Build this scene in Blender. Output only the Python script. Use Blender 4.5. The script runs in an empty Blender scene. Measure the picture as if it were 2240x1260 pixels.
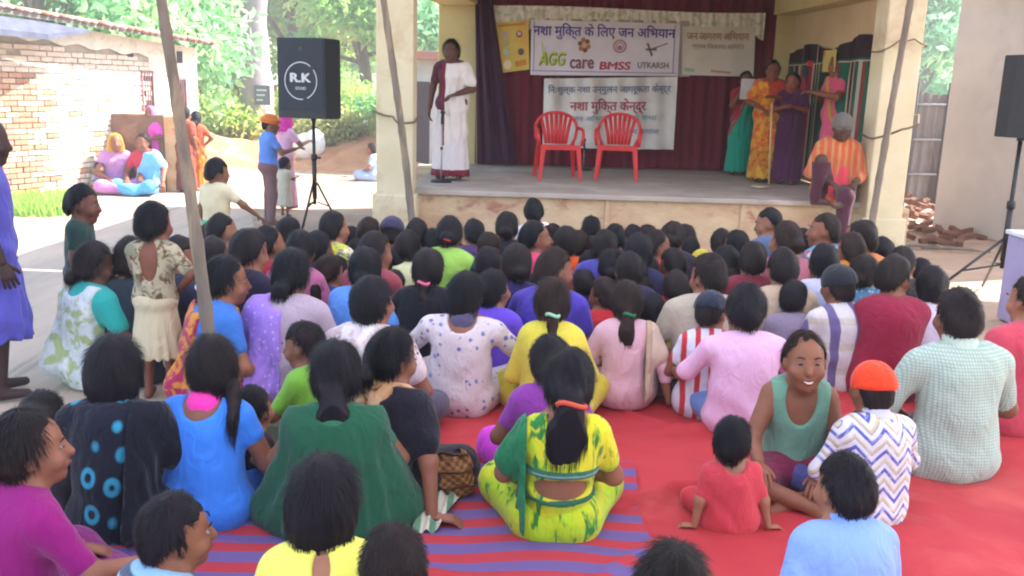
import bpy, bmesh, math, random
import numpy as np
from mathutils import Vector, Matrix
random.seed(7); RNG = np.random.RandomState(11)
SC = bpy.context.scene
COL = SC.collection
# ------------------------------------------------------------------ camera
F = 2000.0; CAMH = 1.85; PITCH = math.atan(440/F); ROLL = 0.03
cf = Vector((0, math.cos(PITCH), -math.sin(PITCH))); cu = Vector((0, math.sin(PITCH), math.cos(PITCH))); cr = Vector((1, 0, 0))
CR = cr*math.cos(ROLL) + cu*math.sin(ROLL); CU = -cr*math.sin(ROLL) + cu*math.cos(ROLL)
CAMP = Vector((0, 0, CAMH))
cam = bpy.data.cameras.new('camera'); cam.lens = F/2240*36; cam.clip_end = 3000; cam.clip_start = .05
camo = bpy.data.objects.new('camera', cam); COL.objects.link(camo)
camo.matrix_world = Matrix(((CR.x, CU.x, -cf.x, 0), (CR.y, CU.y, -cf.y, 0), (CR.z, CU.z, -cf.z, CAMH), (0, 0, 0, 1)))
SC.camera = camo
# ------------------------------------------------------------------ light
SUN = Vector((.66, .24, .71)).normalized()
w = bpy.data.worlds.new('World'); SC.world = w; w.use_nodes = True
wn = w.node_tree; bg = wn.nodes['Background']
sky = wn.nodes.new('ShaderNodeTexSky'); sky.sky_type = 'NISHITA'; sky.sun_disc = False
sky.sun_elevation = math.asin(SUN.z); sky.sun_rotation = math.atan2(SUN.x, SUN.y)
sky.air_density = 1.3; sky.dust_density = 1.5; sky.ozone_density = 1.5
wn.links.new(sky.outputs[0], bg.inputs[0]); bg.inputs[1].default_value = 0.15
sl = bpy.data.lights.new('sun', 'SUN'); sl.energy = 4.9; sl.angle = math.radians(.55); sl.color = (1, .955, .88)
so = bpy.data.objects.new('sun', sl); COL.objects.link(so); so.location = (8, 3, 12)
so.rotation_euler = SUN.to_track_quat('Z', 'Y').to_euler()
SC.view_settings.view_transform = 'Standard'; SC.view_settings.look = 'None'
SC.view_settings.exposure = 2.12; SC.view_settings.gamma = 1.0; SC.view_settings.use_curve_mapping = False
SC.render.engine = 'CYCLES'
SC.cycles.max_bounces = 7; SC.cycles.diffuse_bounces = 4; SC.cycles.transmission_bounces = 5; SC.cycles.transparent_max_bounces = 6
SC.cycles.filter_width = 2.1
try: SC.cycles.use_denoising = True
except Exception: pass

def ray(u, v): return cf + CR*((u-1120)/F) + CU*((630-v)/F)
def at_z(u, v, z): d = ray(u, v); return CAMP + d*((z-CAMH)/d.z)
def at_y(u, v, y): d = ray(u, v); return CAMP + d*(y/d.y)
def at_c(u, v, c): return CAMP + ray(u, v)*c
def proj(P): q = Vector(P)-CAMP; z = q.dot(cf); return 1120+F*q.dot(CR)/z, 630-F*q.dot(CU)/z

# ------------------------------------------------------------------ materials
def lin(c):
    if isinstance(c, str):
        c = c.lstrip('#'); c = [int(c[i:i+2], 16)/255 for i in (0, 2, 4)]
        return tuple((x/12.92 if x <= .04045 else ((x+.055)/1.055)**2.4) for x in c)
    return tuple(c)
class NT:
    def __init__(s, name, rough=.8, spec=.3):
        s.m = bpy.data.materials.new(name); s.m.use_nodes = True; s.t = s.m.node_tree
        s.b = s.t.nodes['Principled BSDF']; s.b.inputs['Roughness'].default_value = rough
        s.b.inputs['Specular IOR Level'].default_value = spec
        s.tc = s.t.nodes.new('ShaderNodeTexCoord')
    def n(s, ty, ins=None, **kw):
        q = s.t.nodes.new(ty)
        for k, v in kw.items(): setattr(q, k, v)
        for k, v in (ins or {}).items(): s.put(q.inputs[k], v)
        return q
    def put(s, inp, v):
        if isinstance(v, bpy.types.NodeSocket): s.t.links.new(v, inp)
        elif isinstance(v, bpy.types.Node): s.t.links.new(v.outputs[0], inp)
        else:
            if isinstance(v, (tuple, list)) and len(v) == 3 and inp.type == 'RGBA': v = (*v, 1)
            inp.default_value = v
    def m_(s, op, a, b=None, c=None):
        ins = {0: a}
        if b is not None: ins[1] = b
        if c is not None: ins[2] = c
        return s.n('ShaderNodeMath', ins, operation=op).outputs[0]
    def co(s, kind='Object', scale=(1, 1, 1)):
        if scale == (1, 1, 1): return s.tc.outputs[kind]
        return s.n('ShaderNodeMapping', {0: s.tc.outputs[kind], 3: scale}).outputs[0]
    def noise(s, vec, scale, detail=3, rough=.55, dist=0):
        return s.n('ShaderNodeTexNoise', {'Vector': vec, 'Scale': scale, 'Detail': detail, 'Roughness': rough, 'Distortion': dist}).outputs[0]
    def step(s, x, lo, hi):
        return s.n('ShaderNodeMapRange', {0: x, 1: lo, 2: hi, 3: 0., 4: 1.}).outputs[0]
    def mix(s, f, a, b, mode='MIX'):
        q = s.n('ShaderNodeMix', data_type='RGBA', blend_type=mode)
        s.put(q.inputs[0], f); s.put(q.inputs[6], a); s.put(q.inputs[7], b); return q.outputs[2]
    def bump(s, h, strength=.4, dist=.01, prev=None):
        q = s.n('ShaderNodeBump', {'Height': h, 'Strength': strength, 'Distance': dist})
        if prev is not None: s.t.links.new(prev, q.inputs['Normal'])
        return q.outputs[0]
    def done(s, col, nrm=None):
        s.put(s.b.inputs['Base Color'], col)
        if nrm is not None: s.put(s.b.inputs['Normal'], nrm)
        return s.m
MC = {}
def fabric(c1, pat='plain', c2=None, sc=1., c3=None, sheen=0., rough=.85):
    key = ('fab', c1, pat, c2, sc, c3, rough)
    if key in MC: return MC[key]
    N = NT('cloth', rough, .2); a = lin(c1); b = lin(c2) if c2 else a; d = lin(c3) if c3 else b
    co = N.co(); xyz = N.n('ShaderNodeSeparateXYZ', {0: co}); X, Y, Z = xyz.outputs
    col = (*a, 1)
    if pat == 'rings':
        v = N.n('ShaderNodeTexVoronoi', {'Vector': N.co(scale=(1, .55, .8)), 'Scale': 9.5*sc, 'Randomness': .65})
        dd = v.outputs['Distance']
        r = N.m_('MULTIPLY', N.step(dd, .12, .17), N.m_('SUBTRACT', 1., N.step(dd, .27, .34)))
        col = N.mix(N.m_('MULTIPLY', r, .9), (*a, 1), (*b, 1))
    elif pat == 'dots':
        v = N.n('ShaderNodeTexVoronoi', {'Vector': N.co(scale=(1, .8, 1)), 'Scale': 22*sc, 'Randomness': .8})
        col = N.mix(N.m_('SUBTRACT', 1., N.step(v.outputs['Distance'], .17, .25)), (*a, 1), (*b, 1))
    elif pat == 'floral':
        wv = N.n('ShaderNodeVectorMath', {0: co, 1: N.n('ShaderNodeTexNoise', {'Vector': co, 'Scale': 30.}).outputs[1]}, operation='MULTIPLY_ADD')
        wv.inputs[1].default_value = (1, 1, 1); wv2 = N.n('ShaderNodeVectorMath', {0: N.n('ShaderNodeTexNoise', {'Vector': co, 'Scale': 60.}).outputs[1], 'Scale': .02}, operation='SCALE')
        ad = N.n('ShaderNodeVectorMath', {0: co, 1: wv2.outputs[0]}, operation='ADD')
        v = N.n('ShaderNodeTexVoronoi', {'Vector': ad.outputs[0], 'Scale': 17*sc, 'Randomness': .85})
        f = N.m_('SUBTRACT', 1., N.step(v.outputs['Distance'], .17, .26))
        v2 = N.n('ShaderNodeTexVoronoi', {'Vector': ad.outputs[0], 'Scale': 33*sc})
        f2 = N.m_('SUBTRACT', 1., N.step(v2.outputs['Distance'], .12, .2))
        col = N.mix(f, N.mix(N.m_('MULTIPLY', f2, .8), (*a, 1), (*d, 1)), (*b, 1))
    elif pat == 'checks':
        g = N.m_('MAXIMUM', N.step(N.m_('SINE', N.m_('MULTIPLY', X, 420*sc)), .1, .6), N.step(N.m_('SINE', N.m_('MULTIPLY', Z, 420*sc)), .1, .6))
        col = N.mix(N.m_('MULTIPLY', g, .75), (*a, 1), (*b, 1))
    elif pat == 'plaid':
        nz = N.m_('MULTIPLY', N.noise(co, 3.), .05)
        gx = N.step(N.m_('SINE', N.m_('MULTIPLY', N.m_('ADD', X, nz), 44*sc)), .45, .6)
        gz = N.step(N.m_('SINE', N.m_('MULTIPLY', N.m_('ADD', Z, nz), 40*sc)), .55, .7)
        col = N.mix(N.m_('MULTIPLY', gz, .5), (*a, 1), (*d, 1)); col = N.mix(N.m_('MULTIPLY', gx, .85), col, (*b, 1))
    elif pat == 'zigzag':
        tri = N.m_('PINGPONG', X, .055/sc)
        h = N.m_('ADD', N.m_('MULTIPLY', Z, 1.), N.m_('MULTIPLY', tri, 1.1))
        h = N.m_('ADD', h, N.m_('MULTIPLY', N.noise(co, 40.), .006))
        s1 = N.step(N.m_('SINE', N.m_('MULTIPLY', h, 150*sc)), .0, .35)
        s2 = N.step(N.m_('SINE', N.m_('MULTIPLY', h, 75*sc)), .2, .5)
        col = N.mix(s1, (*a, 1), N.mix(s2, (*b, 1), (*d, 1)))
        col = N.mix(N.m_('MULTIPLY', N.step(N.noise(co, 26.), .5, .62), .5), col, (*a, 1))
    elif pat == 'stripes':
        g = N.step(N.m_('SINE', N.m_('MULTIPLY', N.m_('ADD', Z, N.m_('MULTIPLY', N.noise(co, 5.), .02)), 150*sc)), .2, .55)
        col = N.mix(g, (*a, 1), (*b, 1))
    elif pat == 'vstripes':
        g = N.step(N.m_('SINE', N.m_('MULTIPLY', N.m_('ADD', X, N.m_('MULTIPLY', N.noise(co, 5.), .02)), 170*sc)), .1, .5)
        col = N.mix(g, (*a, 1), (*b, 1))
    elif pat == 'tie':
        n1 = N.noise(N.co(scale=(3.2, 2., .7)), 7.*sc, 3, .6, .7); n2 = N.noise(N.co(scale=(1, 1, 3)), 6*sc, 2)
        col = N.mix(N.step(n1, .56, .63), N.mix(N.step(n2, .45, .6), (*a, 1), (*d, 1)), (*b, 1))
    elif pat == 'print':
        n1 = N.noise(N.co(), 16.*sc, 4, .6, 1.); n2 = N.noise(N.co(scale=(1.1, 1, 1)), 11.*sc, 2, .5, .5)
        col = N.mix(N.step(n2, .54, .6), N.mix(N.step(n1, .5, .56), (*a, 1), (*b, 1)), (*d, 1))
    big = N.noise(co, 4.5, 3, .6)
    col = N.mix(.16, col, N.mix(big, (.25, .25, .27, 1), (1, 1, 1, 1)), 'MULTIPLY')
    fine = N.noise(co, 260., 1); fold = N.noise(N.co(scale=(2.0, 2.0, .9)), 7., 2, .5, 1.4)
    nr = N.bump(fold, .38, .045); nr = N.bump(fine, .25, .002, nr)
    N.b.inputs['Sheen Weight'].default_value = .15
    MC[key] = N.done(col, nr); return MC[key]
def skin(c='#7d5540'):
    key = ('skin', c)
    if key in MC: return MC[key]
    N = NT('skin', .55, .35); a = lin(c); co = N.co()
    n = N.noise(co, 14., 4)
    col = N.mix(n, tuple(x*.72 for x in a)+(1,), tuple(min(1, x*1.22) for x in a)+(1,))
    N.b.inputs['Subsurface Weight'].default_value = .0
    MC[key] = N.done(col, N.bump(N.noise(co, 180., 2), .2, .002)); return MC[key]
def hairmat(c='#17141a'):
    key = ('hair', c)
    if key in MC: return MC[key]
    N = NT('hair', .48, .16); a = lin(c); co = N.co(scale=(1, 1, .12))
    n = N.noise(co, 240., 3, .7); n2 = N.noise(N.co(), 9., 2)
    col = N.mix(n, tuple(x*.5 for x in a)+(1,), tuple(x*1.5+.002 for x in a)+(1,))
    col = N.mix(N.step(n2, .55, .75), col, tuple((x*1.4+.003)*k for x, k in zip(a, (1.5, 1.1, 1)))+(1,))
    N.b.inputs['Roughness'].default_value = .5
    MC[key] = N.done(col, N.bump(n, .6, .004, N.bump(N.noise(N.co(scale=(1, 1, .3)), 45., 2), .3, .010))); return MC[key]
def surf(name, c1, c2=None, scale=6., rough=.85, bump=.3, bscale=40., spec=.25, metal=0., c3=None, s3=.6, stretch=(1, 1, 1)):
    key = ('surf', name, c1, c2, scale, rough, bump, c3)
    if key in MC: return MC[key]
    N = NT(name, rough, spec); a = lin(c1); b = lin(c2) if c2 else tuple(x*.8 for x in a); co = N.co(scale=stretch)
    n = N.noise(co, scale, 5, .6, .3); col = N.mix(N.step(n, .35, .65), (*a, 1), (*b, 1))
    if c3: col = N.mix(N.step(N.noise(co, scale*s3, 6, .65, .5), .55, .68), col, (*lin(c3), 1))
    N.b.inputs['Metallic'].default_value = metal
    MC[key] = N.done(col, N.bump(N.noise(co, bscale, 4, .6), bump, .01)); return MC[key]
def flat(name, c, rough=.7, spec=.3, metal=0.):
    return surf(name, c, tuple(x*.88 for x in lin(c)), 5., rough, .08, 60., spec, metal)

# ------------------------------------------------------------------ objects
def obj(name, me, m=None, parent=None, loc=None, rot=None):
    o = bpy.data.objects.new(name, me); COL.objects.link(o)
    if m is not None and me is not None:
        for x in (m if isinstance(m, (list, tuple)) else [m]): me.materials.append(x)
    if parent is not None: o.parent = parent
    if loc is not None: o.location = loc
    if rot is not None: o.rotation_euler = rot
    return o
def tag(o, label=None, cat=None, group=None, kind=None):
    if label: o['label'] = label
    if cat: o['category'] = cat
    if group: o['group'] = group
    if kind: o['kind'] = kind
    return o
def thing(name, label, cat, loc=(0, 0, 0), rz=0., group=None):
    o = bpy.data.objects.new(name, None); COL.objects.link(o); o.empty_display_size = .1
    o.location = loc; o.rotation_euler = (0, 0, rz); return tag(o, label, cat, group)
def mesh(vs, fs, smooth=False, name='mesh'):
    me = bpy.data.meshes.new(name); me.from_pydata([tuple(v) for v in vs], [], [tuple(f) for f in fs])
    if smooth: me.polygons.foreach_set('use_smooth', [True]*len(me.polygons))
    me.update(); return me
class MB:
    def __init__(s): s.v = []; s.f = []
    def add(s, vs, fs):
        o = len(s.v); s.v += [tuple(v) for v in vs]; s.f += [tuple(i+o for i in f) for f in fs]; return s
    def box(s, x0, x1, y0, y1, z0, z1, M=None):
        vs = [Vector((x, y, z)) for z in (z0, z1) for y in (y0, y1) for x in (x0, x1)]
        if M is not None: vs = [M @ v for v in vs]
        return s.add(vs, [(0, 2, 3, 1), (4, 5, 7, 6), (0, 1, 5, 4), (2, 6, 7, 3), (0, 4, 6, 2), (1, 3, 7, 5)])
    def tube(s, pts, r, n=10, cap=True, ell=1.):
        pts = [Vector(p) for p in pts]; m = len(pts); rr = r if isinstance(r, (list, tuple)) else [r]*m
        vs = []; fs = []; ref = None
        for i, p in enumerate(pts):
            d = (pts[min(i+1, m-1)]-pts[max(i-1, 0)]).normalized()
            if ref is None: ref = Vector((0, 0, 1)) if abs(d.z) < .9 else Vector((1, 0, 0))
            a = d.cross(ref).normalized(); b = a.cross(d).normalized(); ref = b
            for k in range(n):
                t = 2*math.pi*k/n; vs.append(p + a*(math.cos(t)*rr[i]) + b*(math.sin(t)*rr[i]*ell))
        for i in range(m-1):
            for k in range(n):
                fs.append((i*n+k, i*n+(k+1) % n, (i+1)*n+(k+1) % n, (i+1)*n+k))
        if cap: fs.append(tuple(range(n-1, -1, -1))); fs.append(tuple((m-1)*n+k for k in range(n)))
        return s.add(vs, fs)
    def grid(s, fn, nu, nv):
        vs = [fn(i/nu, j/nv) for j in range(nv+1) for i in range(nu+1)]
        fs = [(j*(nu+1)+i, j*(nu+1)+i+1, (j+1)*(nu+1)+i+1, (j+1)*(nu+1)+i) for j in range(nv) for i in range(nu)]
        return s.add(vs, fs)
    def sph(s, c, r, nu=12, nv=8, M=None):
        vs = []; c = Vector(c)
        r = r if isinstance(r, (tuple, list)) else (r, r, r)
        for j in range(nv+1):
            th = math.pi*j/nv
            for i in range(nu):
                ph = 2*math.pi*i/nu; p = Vector((math.sin(th)*math.cos(ph)*r[0], math.sin(th)*math.sin(ph)*r[1], math.cos(th)*r[2]))
                if M is not None: p = M @ p
                vs.append(c+p)
        fs = [(j*nu+i, j*nu+(i+1) % nu, (j+1)*nu+(i+1) % nu, (j+1)*nu+i) for j in range(nv) for i in range(nu)]
        return s.add(vs, [tuple(reversed(f)) for f in fs])
    def prism(s, poly, y0, y1, ax='y'):
        n = len(poly)
        if ax == 'y': vs = [(a, y0, b) for a, b in poly]+[(a, y1, b) for a, b in poly]
        else: vs = [(a, b, y0) for a, b in poly]+[(a, b, y1) for a, b in poly]
        fs = [tuple(range(n)), tuple(range(2*n-1, n-1, -1))]+[(i, i+n, (i+1) % n+n, (i+1) % n) for i in range(n)]
        return s.add(vs, fs)
    def me(s, smooth=False, bevel=0.):
        m = mesh(s.v, s.f, smooth)
        bm = bmesh.new(); bm.from_mesh(m); bmesh.ops.recalc_face_normals(bm, faces=bm.faces)
        if bevel: bmesh.ops.bevel(bm, geom=[e for e in bm.edges if len(e.link_faces) == 2 and e.calc_face_angle(0) > .6], offset=bevel, segments=2, affect='EDGES', profile=.6)
        bm.to_mesh(m); bm.free()
        if smooth: m.polygons.foreach_set('use_smooth', [True]*len(m.polygons))
        return m
def text_mesh(s, size, width=None, height=None, extrude=.002, bold=0.):
    c = bpy.data.curves.new('lettering', 'FONT'); c.body = s; c.size = size; c.extrude = extrude; c.resolution_u = 3
    o = bpy.data.objects.new('lettering', c); COL.objects.link(o)
    dg = bpy.context.evaluated_depsgraph_get(); me = bpy.data.meshes.new_from_object(o.evaluated_get(dg))
    bpy.data.objects.remove(o); bpy.data.curves.remove(c)
    if bold:
        bm = bmesh.new()
        for i, (dx, dy) in enumerate(((0, 0), (1, 0), (-1, 0), (0, .7), (0, -.7))):
            t = me.copy(); t.transform(Matrix.Translation((dx*bold, dy*bold, i*.0004))); bm.from_mesh(t); bpy.data.meshes.remove(t)
        bm.to_mesh(me); bm.free()
    n = len(me.vertices); co = np.empty(n*3, np.float32); me.vertices.foreach_get('co', co); co = co.reshape(-1, 3)
    mn, mx = co.min(0), co.max(0); co[:, 0] -= mn[0]; co[:, 1] -= mn[1]
    if width: co[:, 0] *= width/(mx[0]-mn[0])
    if height: co[:, 1] *= height/(mx[1]-mn[1])
    me.vertices.foreach_set('co', co.ravel()); me.materials.clear(); me.update(); return me
# ------------------------------------------------------------------ people: smooth-union distance fields meshed as one continuous surface
class Fld:
    def __init__(s, lo, hi, h):
        s.lo = np.array(lo, np.float32); s.h = h
        s.n = np.maximum(np.ceil((np.array(hi)-s.lo)/h).astype(int)+1, 4)
        ax = [s.lo[i]+h*np.arange(s.n[i], dtype=np.float32) for i in range(3)]
        s.X, s.Y, s.Z = ax[0][:, None, None], ax[1][None, :, None], ax[2][None, None, :]
        s.f = np.full(s.n, 1., np.float32)
    def win(s, lo, hi):
        a = np.clip(np.floor((np.array(lo)-s.lo)/s.h).astype(int), 0, s.n-1); b = np.clip(np.ceil((np.array(hi)-s.lo)/s.h).astype(int)+1, 1, s.n)
        if np.any(b <= a): return None
        sl = tuple(slice(int(a[i]), int(b[i])) for i in range(3))
        return sl, s.X[sl[0]], s.Y[:, sl[1]], s.Z[:, :, sl[2]]
    def comb(s, sl, d, k, sub=False):
        a = s.f[sl]
        if sub:
            d = -d; h = np.maximum(k-np.abs(a-d), 0)/max(k, 1e-6); s.f[sl] = np.maximum(a, d)+h*h*k*.25
        else:
            h = np.maximum(k-np.abs(a-d), 0)/max(k, 1e-6); s.f[sl] = np.minimum(a, d)-h*h*k*.25
    def cap(s, a, b, ra, rb=None, k=.03, infl=0., sub=False, sy=1.):
        rb = ra if rb is None else rb; ra += infl; rb += infl
        a = np.array(a, np.float32); b = np.array(b, np.float32); m = max(ra, rb)+k+2*s.h
        w = s.win(np.minimum(a, b)-m, np.maximum(a, b)+m)
        if w is None: return
        sl, X, Y, Z = w; ba = b-a; L = max(float(ba@ba), 1e-9)
        px, py, pz = X-a[0], Y-a[1], Z-a[2]
        t = np.clip((px*ba[0]+py*ba[1]+pz*ba[2])/L, 0, 1)
        d = np.sqrt((px-t*ba[0])**2+((py-t*ba[1])/sy)**2+(pz-t*ba[2])**2)-(ra+(rb-ra)*t)
        s.comb(sl, d, k, sub)
    def ell(s, c, r, k=.03, infl=0., sub=False, R=None):
        r = np.array(r, np.float32)+infl; c = np.array(c, np.float32); m = float(r.max())+k+2*s.h
        w = s.win(c-m, c+m)
        if w is None: return
        sl, X, Y, Z = w; px, py, pz = X-c[0], Y-c[1], Z-c[2]
        if R is not None: px, py, pz = (R[0, i]*px+R[1, i]*py+R[2, i]*pz for i in range(3))
        q = (px/r[0])**2+(py/r[1])**2+(pz/r[2])**2; q2 = (px/r[0]**2)**2+(py/r[1]**2)**2+(pz/r[2]**2)**2
        k0 = np.sqrt(q); d = k0*(k0-1)/np.maximum(np.sqrt(q2), 1e-5)
        s.comb(sl, d, k, sub)
    def nets(s):
        f = s.f; f[0] = f[-1] = np.maximum(f[0], .01) if False else 1; f[:, 0] = 1; f[:, -1] = 1; f[:, :, 0] = 1; f[:, :, -1] = 1
        ins = f < 0; nx, ny, nz = f.shape
        cs = {}
        cnt = np.zeros((nx-1, ny-1, nz-1), np.int8)
        for i in (0, 1):
            for j in (0, 1):
                for k in (0, 1): cnt += ins[i:nx-1+i, j:ny-1+j, k:nz-1+k]
        act = (cnt > 0) & (cnt < 8); idx = np.argwhere(act)
        if len(idx) == 0: return None
        num = np.full(act.shape, -1, np.int32); num[act] = np.arange(len(idx))
        acc = np.zeros((len(idx), 3), np.float32); c = np.zeros(len(idx), np.float32)
        I, J, K = idx.T
        for ax in range(3):
            o = [a for a in range(3) if a != ax]
            for p in (0, 1):
                for q in (0, 1):
                    d0 = [0, 0, 0]; d0[o[0]] = p; d0[o[1]] = q; d1 = list(d0); d1[ax] = 1
                    a = f[I+d0[0], J+d0[1], K+d0[2]]; b = f[I+d1[0], J+d1[1], K+d1[2]]
                    m = (a < 0) != (b < 0); t = np.where(m, a/np.where(m, a-b, 1), 0)
                    v = np.zeros((len(idx), 3), np.float32); v += np.array(d0, np.float32); v[:, ax] = t
                    acc += v*m[:, None]; c += m
        V = (idx+acc/c[:, None])*s.h+s.lo
        Q = []
        for ax in range(3):
            o = [a for a in range(3) if a != ax]
            A = np.take(ins, range(0, f.shape[ax]-1), ax); B = np.take(ins, range(1, f.shape[ax]), ax)
            e = np.argwhere(A != B)
            e = e[(e[:, o[0]] > 0) & (e[:, o[1]] > 0)]
            if not len(e): continue
            def g(a, b):
                z = e.copy(); z[:, o[0]] -= a; z[:, o[1]] -= b; return num[z[:, 0], z[:, 1], z[:, 2]]
            q = np.stack([g(1, 1), g(0, 1), g(0, 0), g(1, 0)], 1)
            fl = ~A[e[:, 0], e[:, 1], e[:, 2]]
            if ax == 1: fl = ~fl
            q[fl] = q[fl][:, ::-1]; Q.append(q)
        Q = np.concatenate(Q); return V.astype(np.float32), Q[(Q >= 0).all(1)]
def np_mesh(V, Q, T=None):
    me = bpy.data.meshes.new('mesh'); nv = len(V); nq = len(Q)
    me.vertices.add(nv); me.vertices.foreach_set('co', np.ascontiguousarray(V, np.float32).ravel())
    me.loops.add(nq*4); me.loops.foreach_set('vertex_index', np.ascontiguousarray(Q, np.int32).ravel())
    me.polygons.add(nq); me.polygons.foreach_set('loop_start', np.arange(0, nq*4, 4, dtype=np.int32))
    try: me.polygons.foreach_set('loop_total', np.full(nq, 4, np.int32))
    except Exception: pass
    me.update(calc_edges=True); me.polygons.foreach_set('use_smooth', np.ones(nq, bool)); me.update(); return me

def np_mesh2(V, Q, T):
    me = bpy.data.meshes.new('mesh'); nq, nt = len(Q), len(T)
    me.vertices.add(len(V)); me.vertices.foreach_set('co', np.ascontiguousarray(V, np.float32).ravel())
    me.loops.add(nq*4+nt*3); me.loops.foreach_set('vertex_index', np.concatenate([Q.ravel(), T.ravel()]).astype(np.int32))
    me.polygons.add(nq+nt); me.polygons.foreach_set('loop_start', np.concatenate([np.arange(nq)*4, nq*4+np.arange(nt)*3]).astype(np.int32))
    me.update(calc_edges=True); me.polygons.foreach_set('use_smooth', np.ones(nq+nt, bool)); me.update(); return me

def make_hand():
    V = []; Q = []
    def loft(rings):
        b = len(V); n = len(rings[0])
        for r in rings: V.extend(r)
        for i in range(len(rings)-1):
            for k in range(n): Q.append((b+i*n+k, b+i*n+(k+1) % n, b+(i+1)*n+(k+1) % n, b+(i+1)*n+k))
        e = b+(len(rings)-1)*n
        for k in range(n//2-1): Q.append((e+k, e+k+1, e+n-2-k, e+n-1-k))
    def ring(c, ax, up, rx, rz, n=8):
        ax = Vector(ax).normalized(); up = Vector(up); sd = ax.cross(up).normalized(); up = sd.cross(ax).normalized()
        return [tuple(Vector(c)+sd*(math.cos(2*math.pi*k/n)*rx)+up*(math.sin(2*math.pi*k/n)*rz)) for k in range(n)]
    loft([ring((0, y, z), (0, 1, 0), (0, 0, 1), rx, rz) for y, z, rx, rz in ((-.03, 0, .024, .019), (0, 0, .027, .017), (.03, .001, .037, .016), (.065, .001, .042, .014), (.088, -.002, .040, .012))])
    for x, L, sp in ((-.031, .062, -.10), (-.011, .074, -.03), (.010, .078, .03), (.030, .066, .10)):
        p = Vector((x, .078, 0)); d = Vector((sp, 1, -.12)).normalized(); r = []
        for i, (fr, rad) in enumerate(((0, .0098), (.42, .0095), (.45, .0095), (.33, .0082), (.10, .005))):
            p = p+d*(L*(fr if i < 4 else .1)*.85); r.append(ring(p, d, (0, 0, 1), rad, rad*.92, 6)); d = (d+Vector((0, -.02, -.30))).normalized()
        loft(r)
    p = Vector((.026, .012, -.002)); d = Vector((.85, .6, -.25)).normalized(); r = []
    for st, rad in ((0, .014), (.03, .012), (.026, .0105), (.018, .009), (.006, .005)):
        p = p+d*st; r.append(ring(p, d, (0, 0, 1), rad, rad*.9, 6)); d = (d+Vector((-.18, .12, -.05))).normalized()
    loft(r)
    return np.array(V, np.float32), np.array(Q, np.int32)
HANDV, HANDQ = make_hand()
ARMS = {'lap': ((.245, .05, .31), (.11, .27, .21)), 'knee': ((.265, .10, .33), (.27, .34, .26)), 'prop': ((.255, -.05, .29), (.30, -.09, .065)),
        'hang': ((.215, -.01, .29), (.23, .05, .06)), 'fold': ((.235, .06, .33), (.03, .21, .36)), 'chin': ((.22, .17, .30), (.08, .20, .55)),
        'fwd': ((.23, .12, .34), (.14, .36, .36)), 'out': ((.32, .10, .34), (.40, .26, .20)), 'hip': ((.29, -.03, .34), (.17, .07, .19))}
def rotz(a): c, s = math.cos(a), math.sin(a); return np.array([[c, -s, 0], [s, c, 0], [0, 0, 1.]])
def rotx(a): c, s = math.cos(a), math.sin(a); return np.array([[1, 0, 0], [0, c, -s], [0, s, c]])
def roty(a): c, s = math.cos(a), math.sin(a); return np.array([[c, 0, s], [0, 1, 0], [-s, 0, c]])

class Sk: pass
def skel(stand, H, lean=(0, 0), sl=.5, fem=True, hyaw=0, tilt=0, nod=8, arms=('lap', 'lap'), hhk=1., legs='cross', wide=1.):
    k = Sk(); k.stand = stand; k.fem = fem
    if stand: k.s = (H-.135)/1.465
    else: k.s = (H-.135)/.695
    s = k.s; k.hh = (.62+.49*s)*hhk; zo = .77*s if stand else 0.; k.zo = zo
    def P(x, y, z, f=1.): return np.array([x*s*wide*f+lean[0]*max(z, 0)/.6*s, y*s+lean[1]*max(z, 0)/.6*s, z*s+zo])
    if stand: sl = sl*.3
    k.P = P
    k.pel = P(0, 0, .11); k.wai = P(0, -.03*sl, .27); k.che = P(0, .0-.01*sl, .43); k.neb = P(0, .03*sl, .565)
    k.nek = P(0, .05*sl+.012, .60)
    k.hd = k.nek+np.array([0, .018+.02*sl, .088])*k.hh
    k.top = k.hd[2]+.12*k.hh
    k.R = rotz(math.radians(hyaw)) @ rotx(math.radians(-nod)) @ roty(math.radians(tilt))
    sw = .15 if fem else .168
    k.sh = {g: P(g*sw, .025*sl, .500) for g in (-1, 1)}
    k.el = {}; k.wr = {}
    for g, a in zip((-1, 1), arms):
        e, w = ARMS[a] if isinstance(a, str) else a
        k.el[g] = P(g*e[0], e[1], e[2]); k.wr[g] = P(g*w[0], w[1], w[2])
        L1, L2 = .27*s, .235*s
        d = k.el[g]-k.sh[g]; k.el[g] = k.sh[g]+d/np.linalg.norm(d)*min(L1*1.05, max(L1*.9, np.linalg.norm(d)))
        d = k.wr[g]-k.el[g]; k.wr[g] = k.el[g]+d/np.linalg.norm(d)*min(L2*1.12, max(L2*.8, np.linalg.norm(d)))
    k.leg = {}
    for g in (-1, 1):
        if stand:
            hz = lambda z: np.array([0, 0, z*s])
            hip = np.array([g*.085*s, 0, .86*s]); kn = np.array([g*.09*s, .02*s, .46*s]); an = np.array([g*.10*s, -.01*s, .075*s])
            if isinstance(legs, dict): kn, an = [np.array(q)*s for q in legs[g]]
        elif legs == 'cross': hip, kn, an = P(g*.085, .03, .10), P(g*.235, .30, .13, 1/wide), P(-g*.06, .36+.03*g, .07)
        elif legs == 'squat': hip, kn, an = P(g*.085, .0, .10), P(g*.14, .30, .36), P(g*.12, .24, .06)
        elif legs == 'side': hip, kn, an = P(g*.085, .03, .10), P(.10+g*.12, .33, .12), P(.36+g*.05, .10, .07)
        else: hip, kn, an = P(g*.085, .03, .10), *[P(*q) for q in legs[g]]
        k.leg[g] = (hip, kn, an)
    return k
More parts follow.
